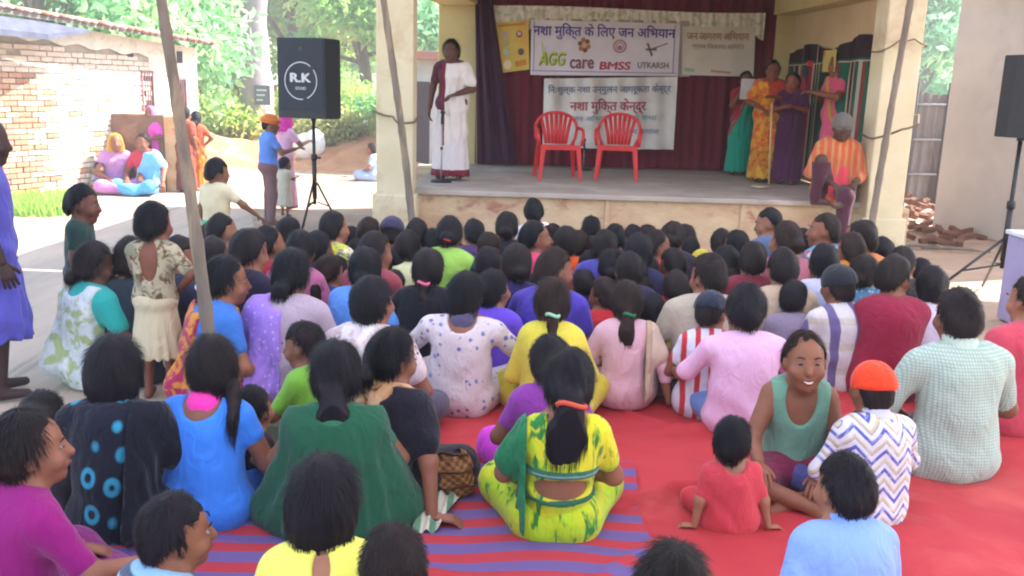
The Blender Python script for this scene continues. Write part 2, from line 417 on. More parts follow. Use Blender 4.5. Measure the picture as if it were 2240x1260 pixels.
def torso(F_, k, infl=0., arm=1., hips=True, kk=.05, fit=0., hipx=0.):
    s = k.s; fem = k.fem; i = infl
    if hips: F_.ell(k.pel+np.array([0, .0, .0]), (np.array((.170, .125, .115)) if fem else np.array((.155, .12, .115)))*s, .05, i+fit*.6+(hipx if hips else 0))
    F_.ell(k.wai, (np.array((.125, .092, .15)) if fem else np.array((.132, .098, .15)))*s, kk, i+fit)
    F_.ell(k.che, (np.array((.142, .10, .15)) if fem else np.array((.155, .108, .155)))*s, kk, i+fit*.5)
    if fem: 
        for g in (-1, 1): F_.ell(k.che+np.array([g*.062, .075, -.01])*s, np.array((.058, .05, .055))*s, .03, i)
    F_.cap(k.sh[-1]+np.array([.03, 0, 0])*s, k.sh[1]-np.array([.03, 0, 0])*s, .062*s, .062*s, kk, i)
    for g in (-1, 1):
        F_.cap(k.sh[g]*.6+k.neb*.4+np.array([0, 0, .008*s]), k.nek-np.array([0, 0, .025*s]), .050*s, .040*s, .05, i)
        if arm > 0:
            F_.cap(k.sh[g], k.sh[g]*.0+k.sh[g]+(k.el[g]-k.sh[g])*min(arm, 1), .054*s, (.054-.014*min(arm, 1))*s, .035, i)
            if arm > 1: F_.cap(k.el[g], k.el[g]+(k.wr[g]-k.el[g])*(arm-1), .040*s, (.040-.012*(arm-1))*s, .03, i)
def head(F_, k):
    h = k.hh; c = k.hd; R = k.R
    L = lambda x, y, z: c+R @ (np.array([x, y, z])*h)
    F_.cap(k.neb, L(0, -.012, -.07), .052*h*.5+.05*k.s*.5, .046*h, .03)
    F_.ell(L(0, -.008, .012), np.array((.074, .092, .098))*h, .02, R=R)
    F_.ell(L(0, .030, -.055), np.array((.054, .056, .060))*h, .05*h, R=R)
    F_.ell(L(0, .066, -.096), np.array((.022, .020, .018))*h, .025*h, R=R)
    for g in (-1, 1):
        F_.ell(L(g*.033, .104, .006), np.array((.018, .018, .012))*h, .012*h, R=R, sub=True)
        F_.ell(L(g*.076, -.004, -.016), np.array((.010, .020, .030))*h, .008*h, R=R)
        F_.ell(L(g*.042, .062, -.035), np.array((.024, .024, .024))*h, .02*h, R=R)
    F_.cap(L(0, .083, .006), L(0, .103, -.028), .009*h, .0135*h, .014*h)
    F_.ell(L(0, .088, -.060), np.array((.025, .010, .011))*h, .008*h, R=R)
def folds(F_, amp, seed, k, z0=0.):
    r = np.random.RandomState(seed); a = r.rand(8)*6.28; s = k.s; X, Y, Z = F_.X/s, F_.Y/s, (F_.Z-k.zo)/s
    w1 = np.sin(13*Z+7*X*np.sign(a[0]-3)+a[1]+1.6*np.sin(8*X+5*Y+a[2])); w2 = np.sin(30*(Z-.75*np.abs(X))+a[3]+1.8*np.sin(9*X+a[4]))
    w3 = np.sin(26*X+9*Z+a[5]+1.5*np.sin(6*Z+a[6]))
    rd = lambda q: (1-np.abs(np.sin(q)))**2.2
    cr1 = rd(5.5*Z+3.2*X*(1 if a[1] > 3 else -1)+a[0]+.9*np.sin(5*X+4*Y+a[7])); cr2 = rd(7*Z-4.4*np.abs(X)+a[2]+.6*np.sin(7*X+a[4])); cr3 = rd(7.5*X+2.2*Z+a[6]+.8*np.sin(5*Z+a[3]))
    F_.f -= (amp*1.5*(.9*cr1*np.clip(.62-Z, .1, 1)+1.0*cr2*np.clip(.5-Z, 0, .5)*2+.6*cr3*np.clip(.62-Z, .15, 1)-.5)).astype(np.float32)
    F_.f += (amp*(.55*w1+.4*w2*np.clip((.62-Z)*3, .2, 1)+.35*w3)).astype(np.float32)
def near(F_, m): return
def pleats(F_, k, amp, n, seed=0, lo=0., hi=.9):
    az = np.arctan2(F_.X, F_.Y); z = F_.Z/k.s
    m = np.clip((hi-z)/(hi-lo), 0, 1)
    F_.f += (amp*m*np.sin(az*n+seed+1.2*np.sin(az*3+seed)+.8*np.sin(6*z+seed))).astype(np.float32)
NPERS = [0]
def person(label, pos, H, yaw=0, group=None, h=.018, stand=False, lean=(0, 0), sl=.6, fem=True, hyaw=0, tilt=0, nod=8, arms=('lap', 'lap'), legs='cross', hhk=1., wide=1.,
           hair='short', hc='#17141a', tie=None, tip=None, sk='#7d5540', top='#cccccc', bot=None, sleeve=.55, neck=0., back=None, fit=.012,
           drape=None, dc=None, dcut=None, bare=False, face=False, showleg=False, cap=None, smile=False, eyes=True, hem=None, collar=None, legsh=None, tuck=False, bands=None, bord=None, hemb=None):
    NPERS[0] += 1; seed = NPERS[0]
    k = skel(stand, H, lean, sl, fem, hyaw, tilt, nod, arms, hhk, legs, wide); s = k.s; zo = k.zo
    Rw = rotz(math.radians(yaw)); hp = Rw @ np.array([k.hd[0], k.hd[1], 0])
    e = thing('person', label, 'person', (pos[0]-hp[0], pos[1]-hp[1], pos[2] if len(pos) > 2 else 0.), math.radians(yaw), group)
    pts = np.array([k.pel, k.hd]+list(k.sh.values())+list(k.el.values())+list(k.wr.values())+[q for l in k.leg.values() for q in l])
    lo, hi = pts.min(0)-.20*s-.04, pts.max(0)+.20*s+.04; lo[2] = -.04 if not isinstance(legs, dict) or stand else pts[:, 2].min()-.16; hi[2] = k.top+.05
    sm = skin(sk); RH = k.R; hh = k.hh
    LH = lambda x, y, z: k.hd+RH @ (np.array([x, y, z])*hh)
    # body ------------------------------------------------
    Fb = Fld(lo, hi, h)
    torso(Fb, k, 0., 2.0, True)
    head(Fb, k)
    if showleg or stand or bare or isinstance(legs, dict):
        for g in (-1, 1):
            hip, kn, an = k.leg[g]
            Fb.cap(hip, kn, .075*s, .052*s, .05); Fb.cap(kn, an, .052*s, .034*s, .02); 
            fd = np.array([g*.02, .13, 0])*s if (stand or legs == 'squat') else np.array([-g*.10, .06, 0])*s
            tz = an.copy(); tz[2] = max(.03*s, an[2]-.035*s) if not stand or not isinstance(legs, dict) else an[2]-.05*s
            Fb.cap(tz+np.array([0, -.02*s, 0]), tz+fd, .036*s, .026*s, .025)
    r = Fb.nets(); V, Q = r
    HV = []; HQ = []; base = len(V)
    for g in (-1, 1):
        d = k.wr[g]-k.el[g]; d = d/np.linalg.norm(d)
        a = arms[0] if g < 0 else arms[1]
        if a == 'prop' : d = np.array([g*.75, .35, -.55]); d /= np.linalg.norm(d); d[2] = -.12; d /= np.linalg.norm(d)
        elif a == 'lap': d = d+np.array([0, .2, -.2]); d /= np.linalg.norm(d)
        up = np.array([0, 0, 1.]) if abs(d[2]) < .85 else np.array([g*1., 0, 0.])
        x = np.cross(d, up); x /= np.linalg.norm(x); z = np.cross(x, d)
        M = np.stack([x*(-g if True else 1), d, z], 1)*(s*.98)
        v = HANDV @ M.T+k.wr[g]+d*.02*s; q = HANDQ+base; base += len(HANDV)
        if g > 0: q = q[:, ::-1]
        HV.append(v); HQ.append(q)
    V = np.concatenate([V]+HV); Q = np.concatenate([Q]+HQ)
    obj('body', np_mesh(V, Q), sm, e)
    # hair ------------------------------------------------
    if hair != 'bald':
        hl = .0; drop = {'loose': .36, 'pony': .30, 'braid': .46, 'bob': .12, 'lowbun': .1, 'wild': .3}.get(hair, .05)
        L0 = k.hd-np.array([.17, .2, .13+drop]); H0 = k.hd+np.array([.17, .17, .16])
        hr = min(h, .0135)
        Fh = Fld(L0, H0, hr)
        g_ = .004 if cap else .013 if hair == 'short' else .008 if hair == 'crop' else .015
        Fh.ell(LH(0, -.012, .014), np.array((.077+g_*.8, .094+g_, .099+g_))*hh, .02, R=RH)
        Fh.ell(LH(0, -.040, -.035), np.array((.066+g_*.8, .060+g_, .062))*hh, .03*hh, R=RH)
        if hair in ('bob', 'wild'): Fh.ell(LH(0, -.020, -.055), np.array((.096, .090, .095))*hh, .03*hh, R=RH); Fh.ell(LH(0, -.028, -.10), np.array((.075, .066, .07))*hh, .03*hh, R=RH)
        X, Y, Z = Fh.X-k.hd[0], Fh.Y-k.hd[1], Fh.Z-k.hd[2]
        xl, yl, zl = ((RH[0, i]*X+RH[1, i]*Y+RH[2, i]*Z)/hh for i in range(3))
        rr = np.random.RandomState(seed); wob = .007*np.sin(xl*52+rr.rand()*6)+.005*np.sin(xl*121+rr.rand()*6)+.004*np.sin(yl*90+rr.rand()*6)
        cutf = (yl-(.002 if hair == 'crop' else .010 if hair not in ('bob', 'wild') else .016))*.78-(zl-(.012 if hair != 'crop' else .018)+wob)*.62
        if hair == 'crop' or (hair == 'short' and not fem):
            zt = np.where(yl > 0, .052-.10*yl, .052+1.75*yl)-.10*np.clip(np.abs(xl)-.045, 0, 1)*(yl > -.02); cutf = zt+wob*.6-zl
            cutf = np.minimum(cutf, np.maximum(np.maximum(np.abs(yl-.004)-.010, -.035-zl), .03-np.abs(xl)))
        Fh.f = np.maximum(Fh.f, (cutf*hh*.8).astype(np.float32))
        if fem and not cap: Fh.f += (hh*.006*np.exp(-((xl-.008*math.sin(seed))/.006)**2)*np.clip((zl-.03)*30, 0, 1)).astype(np.float32)
        Fh.f += (hh*.011*np.clip((yl+.015)/.075, 0, 1)).astype(np.float32)
        nape = -.060 if hair == 'crop' else -.088 if hair == 'short' else (-.17 if hair in ('bob', 'wild') else -.085)
        Fh.f = np.maximum(Fh.f, ((nape-zl+wob*1.6)*hh*.8).astype(np.float32))
        az = np.arctan2(xl, -yl); am = .0026 if hr < .012 else .0016
        Fh.f += (hh*(am*np.sin(az*23+rr.rand()*6+3*np.sin(zl*25))*np.clip(.12-zl, 0, .1)*10+.0028*np.sin(az*5+zl*30+rr.rand()*6)+.002*np.sin(xl*70+yl*35))).astype(np.float32)
        if hair in ('short', 'crop'): Fh.f -= (.003*np.sin(xl*45+rr.rand()*6)*np.sin(yl*41+rr.rand()*6)*np.sin(zl*38)).astype(np.float32)*hh
        if hair in ('bun', 'lowbun', 'topbun'):
            bz = {'bun': -.03, 'lowbun': -.085, 'topbun': .07}[hair]
            Fh.ell(LH(0, -.118, bz), np.array((.046, .034, .042))*hh, .015*hh, R=RH)
        bx = 0. if tip is None else tip[0]; bL = 1. if tip is None else tip[1]
        if hair == 'braid':
            p0 = LH(bx*.45, -.10+abs(bx)*.12, -.05); q = k.che*.5+k.neb*.5+np.array([bx, -.125*s, 0]); p1 = q; p2 = k.wai+np.array([bx*1.25, -.12*s, .02-.12*(bL-1)])
            P_ = [p0+(p1-p0)*t for t in np.linspace(0, 1, 5)]+[p1+(p2-p1)*t*bL for t in np.linspace(.15, 1, 7)]
            for i in range(len(P_)-1): Fh.cap(P_[i], P_[i+1], (.027 if i % 2 else .021)*hh*(1-.045*i), (.021 if i % 2 else .027)*hh*(1-.045*i), .01)
        if hair in ('pony', 'loose'):
            p0 = LH(0, -.10, -.03 if hair == 'pony' else -.06); p1 = k.neb+np.array([bx*.6, -.10*s, -.04*s]); p2 = p1+np.array([bx, -.015, -.17*bL*s])
            w_ = 1. if hair == 'pony' else 1.5
            Fh.cap(p0, p1, .026*hh*w_, .046*hh*w_, .03); Fh.cap(p1, p2, .046*hh*w_, .016*hh, .02)
            Fh.ell(p1+np.array([.02*math.sin(seed), 0, -.06*s]), np.array((.052, .032, .06))*hh*w_*.8, .03)
            Fh.f += (.0022*np.sin(X*190+7*np.sin(Z*20))+.003*np.sin(X*60+Z*50+seed)).astype(np.float32)*np.clip(-zl*8-.3, 0, 1).astype(np.float32)
        r = Fh.nets()
        if r:
            V_, Q_ = r; hv = np.array([[*LH(0, -.035, .10)]]); rs = np.random.RandomState(seed+50); nS = (3600 if h < .011 else (1500 if h < .014 else 450)) if not cap else 30
            fy = (V_-k.hd) @ RH[:, 1]/hh; okv = np.where(fy < .035)[0]; ii = okv[rs.randint(0, len(okv), nS)]; p = V_[ii]; cen = np.where((p[:, 2:3] < k.hd[2]-.06*hh), np.stack([p[:, 0]*0+k.hd[0], p[:, 1]*0+k.hd[1]-.03, p[:, 2]], 1), k.hd[None]); nn_ = p-cen; nn_ /= np.linalg.norm(nn_, axis=1)[:, None]+1e-6
            fl = p-hv+rs.normal(size=p.shape)*(.02 if hair in ('short', 'crop') else .010); fl[:, 2] -= .05; fl -= nn_*(fl*nn_).sum(1)[:, None]; fl /= np.linalg.norm(fl, axis=1)[:, None]+1e-6
            short = hair in ('short', 'crop'); Ls = (.020 if short else .045)*hh*(.5+rs.rand(nS))[:, None]; out = (.0032 if short else .0012)*hh*(.3+1.4*rs.rand(nS)**2)[:, None]
            sd = np.cross(fl, nn_)*(.0008 if h < .011 else .0014); a_ = p+nn_*.0005; m_ = p+fl*Ls*.5+nn_*out; z_ = p+fl*Ls+nn_*out*(.5 if not short else 1.3)
            SV = np.stack([a_-sd, a_+sd, m_+sd, z_, m_-sd], 1).reshape(-1, 3); b0 = len(V_)+np.arange(nS)*5
            SQ = np.concatenate([np.stack([b0, b0+1, b0+2, b0+4], 1)]); ST = np.stack([b0+4, b0+2, b0+3, b0+3], 1)
            hm = np_mesh2(np.concatenate([V_, SV]), np.concatenate([Q_, SQ]), ST[:, :3]); obj('hair', hm, hairmat(hc), e)
        if tie:
            c = LH(0, -.112, -.045); b = MB(); n = []
            if hair == 'braid': c = LH(0, -.108, -.055)
            if hair == 'pony': c = LH(0, -.113, -.052)
            if hair == 'loose': c = LH(0, -.108, -.085)
            ww = .03 if hair != 'loose' else .048
            b.tube([Vector(c)+Vector(RH @ np.array([math.cos(t)*ww*hh, math.sin(t)*.030*hh-.002, .006*math.sin(2*t)])) for t in np.linspace(0, 2*math.pi, 15)], .009*hh, 7, False)
            obj('hair_tie', b.me(True), flat('hair tie', tie, .6), e)
    # cap / scarf ------------------------------------------
    if cap:
        Fc = Fld(k.hd-np.array([.17, .24, .16]), k.hd+np.array([.17, .24, .18]), min(h, .012))
        Fc.ell(LH(0, -.012, .022), np.array((.094, .110, .105))*hh, .02, R=RH)
        X, Y, Z = Fc.X-k.hd[0], Fc.Y-k.hd[1], Fc.Z-k.hd[2]
        xl, yl, zl = ((RH[0, i]*X+RH[1, i]*Y+RH[2, i]*Z)/hh for i in range(3))
        if cap[0] == 'cap':
            Fc.f = np.maximum(Fc.f, ((.000-zl-.25*yl)*hh).astype(np.float32))
            Fc.f += (.0012*np.cos(np.arctan2(xl, yl)*6)*hh).astype(np.float32)
            for t in np.linspace(-.06, .06, 7):
                if cap[2] if len(cap) > 2 else 1: Fc.cap(LH(t, .07, .028), LH(t*.9, .155-abs(t)*.5, .010), .006*hh, .004*hh, .012)
            Fc.ell(LH(0, -.01, .127), np.array((.008, .008, .005))*hh, .003)
        elif cap[0] == 'turban':
            Fc.f = np.maximum(Fc.f, ((.02-zl)*hh).astype(np.float32)); Fc.ell(LH(0, -.005, .05), np.array((.112, .125, .055))*hh, .03, R=RH)
            Fc.f += (.006*np.sin(zl*150+xl*30)*hh).astype(np.float32)
        elif cap[0] == 'beanie':
            Fc.f = np.maximum(Fc.f, ((.012-zl)*hh).astype(np.float32)); Fc.f += (.0006*np.sin(np.arctan2(xl, yl)*20)*hh).astype(np.float32)
        elif cap[0] == 'veil':
            Fc.ell(LH(0, -.02, -.06), np.array((.105, .095, .10))*hh, .05, R=RH); Fc.cap(LH(0, -.03, -.1), k.neb+np.array([0, -.03, -.02]), .10*hh, .12*hh, .05)
            Fc.f = np.maximum(Fc.f, ((yl-.035)*hh).astype(np.float32))
        r = Fc.nets()
        if r: obj({'cap': 'cap', 'turban': 'turban', 'beanie': 'cap', 'veil': 'veil'}[cap[0]], np_mesh(*r), fabric(cap[1], rough=.75), e)
    # lower garment ----------------------------------------
    if bot:
        bc = bot if isinstance(bot, tuple) else (bot,)
        l2, h2 = lo.copy(), hi.copy(); l2[:2] -= .06; h2[:2] += .06; h2[2] = k.wai[2]+.12*s
        Fs = Fld(l2, h2, h)
        Fs.ell(k.pel+np.array([0, -.01*s, -.01*s]), np.array((.172, .135, .12))*s, .04, .012)
        ty = bc[1] if len(bc) > 1 and bc[1] in ('skirt', 'trousers', 'shorts', 'sari') else ('skirt' if fem else 'trousers')
        nm = 'skirt' if ty == 'sari' else ty
        if stand:
            if ty in ('skirt', 'sari'):
                hz = hem if hem is not None else .06
                n_ = 6
                for i in range(n_):
                    a, b = i/n_, (i+1)/n_; z0, z1 = .86-(.86-hz)*a, .86-(.86-hz)*b
                    Fs.cap(np.array([0, 0, z0*s]), np.array([0, 0, z1*s]), (.15+.07*a)*s, (.15+.07*b)*s, .02, sy=.78)
                Fs.f = np.maximum(Fs.f, (hz*s-Fs.Z).astype(np.float32)); pleats(Fs, k, .010*s, 13, seed, hz)
            else:
                for g in (-1, 1):
                    hip, kn, an = k.leg[g]
                    Fs.cap(hip, kn, .092*s, .074*s, .04)
                    if ty == 'trousers': Fs.cap(kn, an+np.array([0, 0, .02*s]), .074*s, .062*s, .03)
                if hem: Fs.f = np.maximum(Fs.f, (hem*s-Fs.Z).astype(np.float32))
                folds(Fs, .005*s, seed, k)
            Fs.f = np.maximum(Fs.f, (Fs.Z-k.wai[2]-.02*s).astype(np.float32))
        else:
            infl = .014 if ty != 'skirt' else .03
            for g in (-1, 1):
                hip, kn, an = k.leg[g]
                Fs.cap(hip, kn, .085*s, .062*s, .06 if ty == 'trousers' else .10, infl)
                if ty != 'shorts': Fs.cap(kn, an, .060*s, .042*s, .04 if ty == 'trousers' else .09, infl*.8)
            if ty in ('skirt', 'sari'): Fs.ell(k.P(0, .18, .08), np.array((.24, .2, .07))*s, .08)
            folds(Fs, .007*s, seed+3, k)
            if not isinstance(legs, dict): Fs.f = np.maximum(Fs.f, (.004-Fs.Z).astype(np.float32))
            if legs == 'cross': Fs.f = np.maximum(Fs.f, (Fs.Z-(k.wai[2] if not tuck else k.pel[2]+.135*s)).astype(np.float32))
        if hemb and stand:
            F3 = Fld(l2, h2, h); F3.f = np.maximum(Fs.f-.006*s, (Fs.Z-hemb[0]*s).astype(np.float32)).astype(np.float32); r = F3.nets()
            if r: obj('hem_border', np_mesh(*r), fabric(hemb[1]), e)
        r = Fs.nets()
        if r: obj(nm, np_mesh(*r), fabric(*[c for c in bc if c not in ('skirt', 'trousers', 'shorts', 'sari')]), e)
    # top --------------------------------------------------
    if top:
        tc_ = top if isinstance(top, tuple) else (top,)
        Ft = Fld(lo-.01, hi+.01, h)
        torso(Ft, k, .013*max(s, .7), sleeve, not (tuck and back is None), .05, fit, 0. if (tuck or bare or stand) else (.012 if drape else .028))
        if not (tuck or bare or stand or (drape and drape != 'shawl')):
            Ft.cap(k.che-np.array([.03*s, .01*s, 0]), k.pel-np.array([.05*s, .01*s, -.01*s]), .118*s, .135*s, .05, fit*.5, sy=.86); Ft.cap(k.che+np.array([.03*s, -.01*s, 0]), k.pel+np.array([.05*s, -.01*s, .01*s]), .118*s, .135*s, .05, fit*.5, sy=.86)
        if hem is not None and stand and not bot:   # dress or long shirt
            for i in range(5):
                a, b = i/5, (i+1)/5; z0, z1 = .86-(.86-hem)*a, .86-(.86-hem)*b
                Ft.cap(np.array([0, 0, z0*s]), np.array([0, 0, z1*s]), (.15+.08*a)*s, (.15+.08*b)*s, .03, sy=.8)
            Ft.f = np.maximum(Ft.f, (hem*s-Ft.Z).astype(np.float32)); pleats(Ft, k, .012*s, 12, seed, hem)
        folds(Ft, (.0055 if fit < .02 else .008)*s, seed, k)
        nz = k.nek[2]+.004*s-neck*s*.3
        Ft.f = np.maximum(Ft.f, ((Ft.Z-nz)*.85+(Ft.Y-k.neb[1])*.35).astype(np.float32))
        Ft.cap(k.nek, k.nek+np.array([0, .01, .12]), .050*s, .05*s, .008, sub=True)
        if neck > 0: Ft.ell(k.neb+np.array([0, -.07*s, .03*s]), np.array((.085, .10, .045+neck))*s, .01, sub=True)
        if back: Ft.ell(k.P(0, -.13, back[0]), np.array((back[1], .10, back[2]))*s, .006, sub=True)
        if bare: Ft.ell(k.neb+np.array([0, .10*s, -.05*s]), np.array((.075, .13, .14))*s, .01, sub=True); [Ft.ell(k.sh[g]+np.array([g*.045, 0, -.02])*s, np.array((.055, .12, .115))*s, .01, sub=True) for g in (-1, 1)]
        Ft.f = np.maximum(Ft.f, (.004-Ft.Z).astype(np.float32))
        if tuck and not stand and back is None: Ft.f = np.maximum(Ft.f, (k.wai[2]-.02*s-Ft.Z).astype(np.float32))
        r = Ft.nets()
        if r: obj('blouse' if (fem and drape) else ('dress' if hem is not None and stand and not bot else 'shirt'), np_mesh(*r), fabric(*tc_), e)
        if collar:
            Fk = Fld(k.nek-.13*s, k.nek+.13*s, min(h, .011)); Fk.cap(k.neb+np.array([0, -.01, -.015*s]), k.nek+np.array([0, .0, .02*s]), .080*s+.008, .062*s+.006, .01); Fk.f = np.maximum(Fk.f, ((Fk.Z-k.nek[2]-.03*s)+(Fk.Y-k.neb[1])*.25).astype(np.float32)); Fk.cap(k.neb, k.nek+np.array([0, .03, .1]), .05*s, .05*s, .003, sub=True)
            r = Fk.nets()
            if r: obj('collar', np_mesh(*r), fabric(collar), e)
    for (z0, z1, sag, c_) in (bands or ()):
        Fz = Fld(lo-.02, hi+.02, min(h, .009)); torso(Fz, k, .020*s, 0, True, .05, fit, .028 if z0 < .22 else .006)
        zz = (Fz.Z-zo)/s+sag*(1-np.clip(np.abs(Fz.X)/(.16*s), 0, 1)**2)*(Fz.Y < 0)
        Fz.f = np.maximum(Fz.f, (np.maximum(z0-zz, zz-z1)*s).astype(np.float32)); r = Fz.nets()
        if r: obj('border', np_mesh(*r), fabric(*(c_ if isinstance(c_, tuple) else (c_,))), e)
    # drape -------------------------------------------------
    if drape:
        dc_ = dc if isinstance(dc, tuple) else (dc,)
        l2, h2 = lo-.03, hi+.03
        Fd = Fld(l2, h2, h)
        torso(Fd, k, .030*max(s, .75), (.62 if drape != 'shawl' else 0.), True, .07, fit)
        g = {'left': -1, 'right': 1}.get(drape, 0)
        if drape == 'shawl':
            for q in (-1, 1): Fd.cap(k.sh[q]*.92+k.nek*.08+np.array([0, 0, -.035*s]), k.P(q*.27, .06, .10), .07*s, .13*s, .12); Fd.cap(k.sh[q]*.4+k.nek*.6, k.P(q*.10, -.06, .10), .08*s, .12*s, .10)
            Fd.ell(k.pel, np.array((.24, .17, .12))*s, .08)
        if g:
            Fd.cap(k.sh[g], k.sh[g]*.35+k.el[g]*.65, .066*s, .062*s, .05)
            Fd.cap(k.sh[g]*.8+np.array([0, -.07*s, 0]), k.P(g*.10, -.16, .14), .05*s, .075*s, .06)
        if stand:
            for i in range(4):
                a, b = i/4, (i+1)/4; Fd.cap(np.array([0, 0, (.92-.52*a)*s]), np.array([0, 0, (.92-.52*b)*s]), (.158+.03*a)*s, (.158+.03*b)*s, .05, sy=.80)
            pleats(Fd, k, .008*s, 15, seed+2, .3, 1.)
        folds(Fd, .008*s, seed+9, k); Fd.f += (.007*s*np.sin(np.arctan2(Fd.X, -Fd.Y-.1)*17+1.5*np.sin((Fd.Z-zo)/s*7+seed))*np.clip(.62-(Fd.Z-zo)/s, 0, .35)*2.6).astype(np.float32)
        X, Z = (Fd.X-0)/s, (Fd.Z-zo)/s
        Fd.f = np.maximum(Fd.f, ((Fd.Z-k.nek[2]+.012*s)*.85+(Fd.Y-k.neb[1])*.3).astype(np.float32))
        if g and bord:
            F2 = Fld(l2, h2, h); F2.f = Fd.f.copy()-.005*s; F2.f = np.maximum(F2.f, (np.abs((.02-g*X-(.46-Z)*.42 if dcut is None else dcut-g*X)+.022)-.022)*s*.9); F2.f = F2.f.astype(np.float32)
            F2.ell(k.neb+np.array([0, -.05*s, .015*s]), np.array((.075, .12, .045))*s, .01, sub=True); F2.f = np.maximum(F2.f, (.04*s+(.36*s if stand else 0)-F2.Z).astype(np.float32)); r = F2.nets()
            if r: obj('border', np_mesh(*r), fabric(bord), e)
        if g: Fd.f = np.maximum(Fd.f, ((.02-g*X-(.46-Z)*.42-.015*np.sin(Z*25))*s*.9 if dcut is None else (dcut-g*X)*s).astype(np.float32)+Fd.f*0-0)
        if g or drape == 'shawl': Fd.ell(k.neb+np.array([0, -.05*s, .015*s]), np.array((.075, .12, .045))*s, .01, sub=True)
        Fd.f = np.maximum(Fd.f, (.006-Fd.Z).astype(np.float32))
        if stand: Fd.f = np.maximum(Fd.f, ((.30 if drape != 'shawl' else -.1)*0+(.40*s+.25*g*Fd.X)-Fd.Z).astype(np.float32))
        r = Fd.nets()
        if r: obj('shawl' if drape == 'shawl' else 'dupatta' if len(dc_) > 1 and dc_[-1] == 'dupatta' else 'sari_drape', np_mesh(*r), fabric(*[c for c in dc_ if c != 'dupatta']), e)
    # face details -----------------------------------------
    if face:
        for g in (-1, 1):
            b = MB(); b.sph(LH(g*.032, .0790, .005), (.0108*hh, .0088*hh, .0054*hh), 12, 8); me = b.me(True)
            q = obj('eye', me, [flat('eye white', '#94867e', .35, .35), flat('iris', '#140c0a', .2, .6)], e)
            c = LH(g*.032, .0790, .005); fr = RH @ np.array([0, 1., 0])
            for p in me.polygons:
                if (p.center-Vector(c)).normalized().dot(Vector(fr)) > .45: p.material_index = 1
            b = MB(); b.tube([LH(g*(.018+.032*t), .092-.014*t*t, .026+.007*math.sin(t*3)) for t in np.linspace(0, 1, 5)], [.0015*hh, .003*hh, .0032*hh, .0026*hh, .001*hh], 6)
            obj('eyebrow', b.me(True), hairmat(hc), e)
        b = MB(); ww = .026 if smile else .021
        b.tube([LH(ww*t, .0985-.016*t*t, -.060+(.010 if smile else .002)*t*t+.0) for t in np.linspace(-1, 1, 9)], [.001*hh]+[.0045*hh]*7+[.001*hh], 6)
        if smile: b.tube([LH(ww*.9*t, .0975-.016*t*t, -.074+.017*t*t) for t in np.linspace(-1, 1, 9)], [.001*hh]+[.005*hh]*7+[.001*hh], 6)
        obj('lips', b.me(True), flat('lips', '#7a3c34', .5), e)
        if smile:
            b = MB(); b.tube([LH(.021*t, .0975-.014*t*t, -.0665+.011*t*t) for t in np.linspace(-1, 1, 9)], [.002*hh]+[.0052*hh]*7+[.002*hh], 6); obj('teeth', b.me(True), flat('teeth', '#efe8dc', .3), e)
    return e, k
HAZE = .0075
# ------------------------------------------------------------------ ground, road, earth
def nz2(x, y, s=1.): return math.sin(x*1.7*s+.6*math.sin(y*2.3*s))*math.cos(y*1.3*s+.5*math.sin(x*1.9*s))
m_ground = surf('dusty ground', '#b39a84', '#a08a78', 1.3, .95, .5, 25., .1, c3='#c2ab92', s3=2.2)
gb = MB()
def gz(x, y):
    d = max(0, y-19)
    return -.006+.012*nz2(x, y, .8)*(1 if abs(x) > 5 or y > 10.5 else .2)-.006
gb.grid(lambda u, v: (-60+120*u, -8+110*v, gz(-60+120*u, -8+110*v)), 110, 100)
tag(obj('ground', gb.me(True), m_ground), kind='structure')
gb = MB(); gb.add([(-2000, -2000, -.08), (2000, -2000, -.08), (2000, 3000, -.08), (-2000, 3000, -.08)], [(0, 1, 2, 3)])
tag(obj('terrain', gb.me(), surf('far ground', '#8f8468', '#6f7a48', .02, .95, .1)), kind='structure')
# road: a worn cream strip running past the stage towards the trees
rb = MB()
def rd(u, v):
    y = 2.5+v*24; cx = -5.6-.10*(y-8)+.45*math.sin(y*.21); hw = 2.35+.15*math.sin(y*1.1+u*3)+(.9 if y < 7 else 0)
    hw += max(0, y-15)*.10
    return (cx+(u-.5)*2*hw, y, gz(cx+(u-.5)*2*hw, y)+.010+.006*math.sin(u*9+y))
rb.grid(rd, 18, 90)
tag(obj('road', rb.me(True), surf('worn road', '#c2ad99', '#ab9a8b', .9, .9, .35, 70., .15, c3='#8f857c', s3=1.7, stretch=(2.6, .5, 1))), kind='structure')
# low orange earth bank at the back of the road
eb = MB()
def bank(x, y):
    t = max(0, 1-abs((y-(22.2+.4*math.sin(x)))/3.6)); return .75*t*t*(3-2*t)*(.75+.25*math.sin(x*1.3))*min(1, max(0, (x+13)/3))*min(1, max(0, (1.-x)/4))+.05*nz2(x*4, y*4)-.03
eb.grid(lambda u, v: (-13+14*u, 18.2+8*v, bank(-13+14*u, 18.2+8*v)), 80, 46)
tag(obj('earth_bank', eb.me(True), surf('orange earth', '#c08a68', '#ad7657', 2.4, .95, .8, 16., .1, c3='#cfae90')), kind='structure')

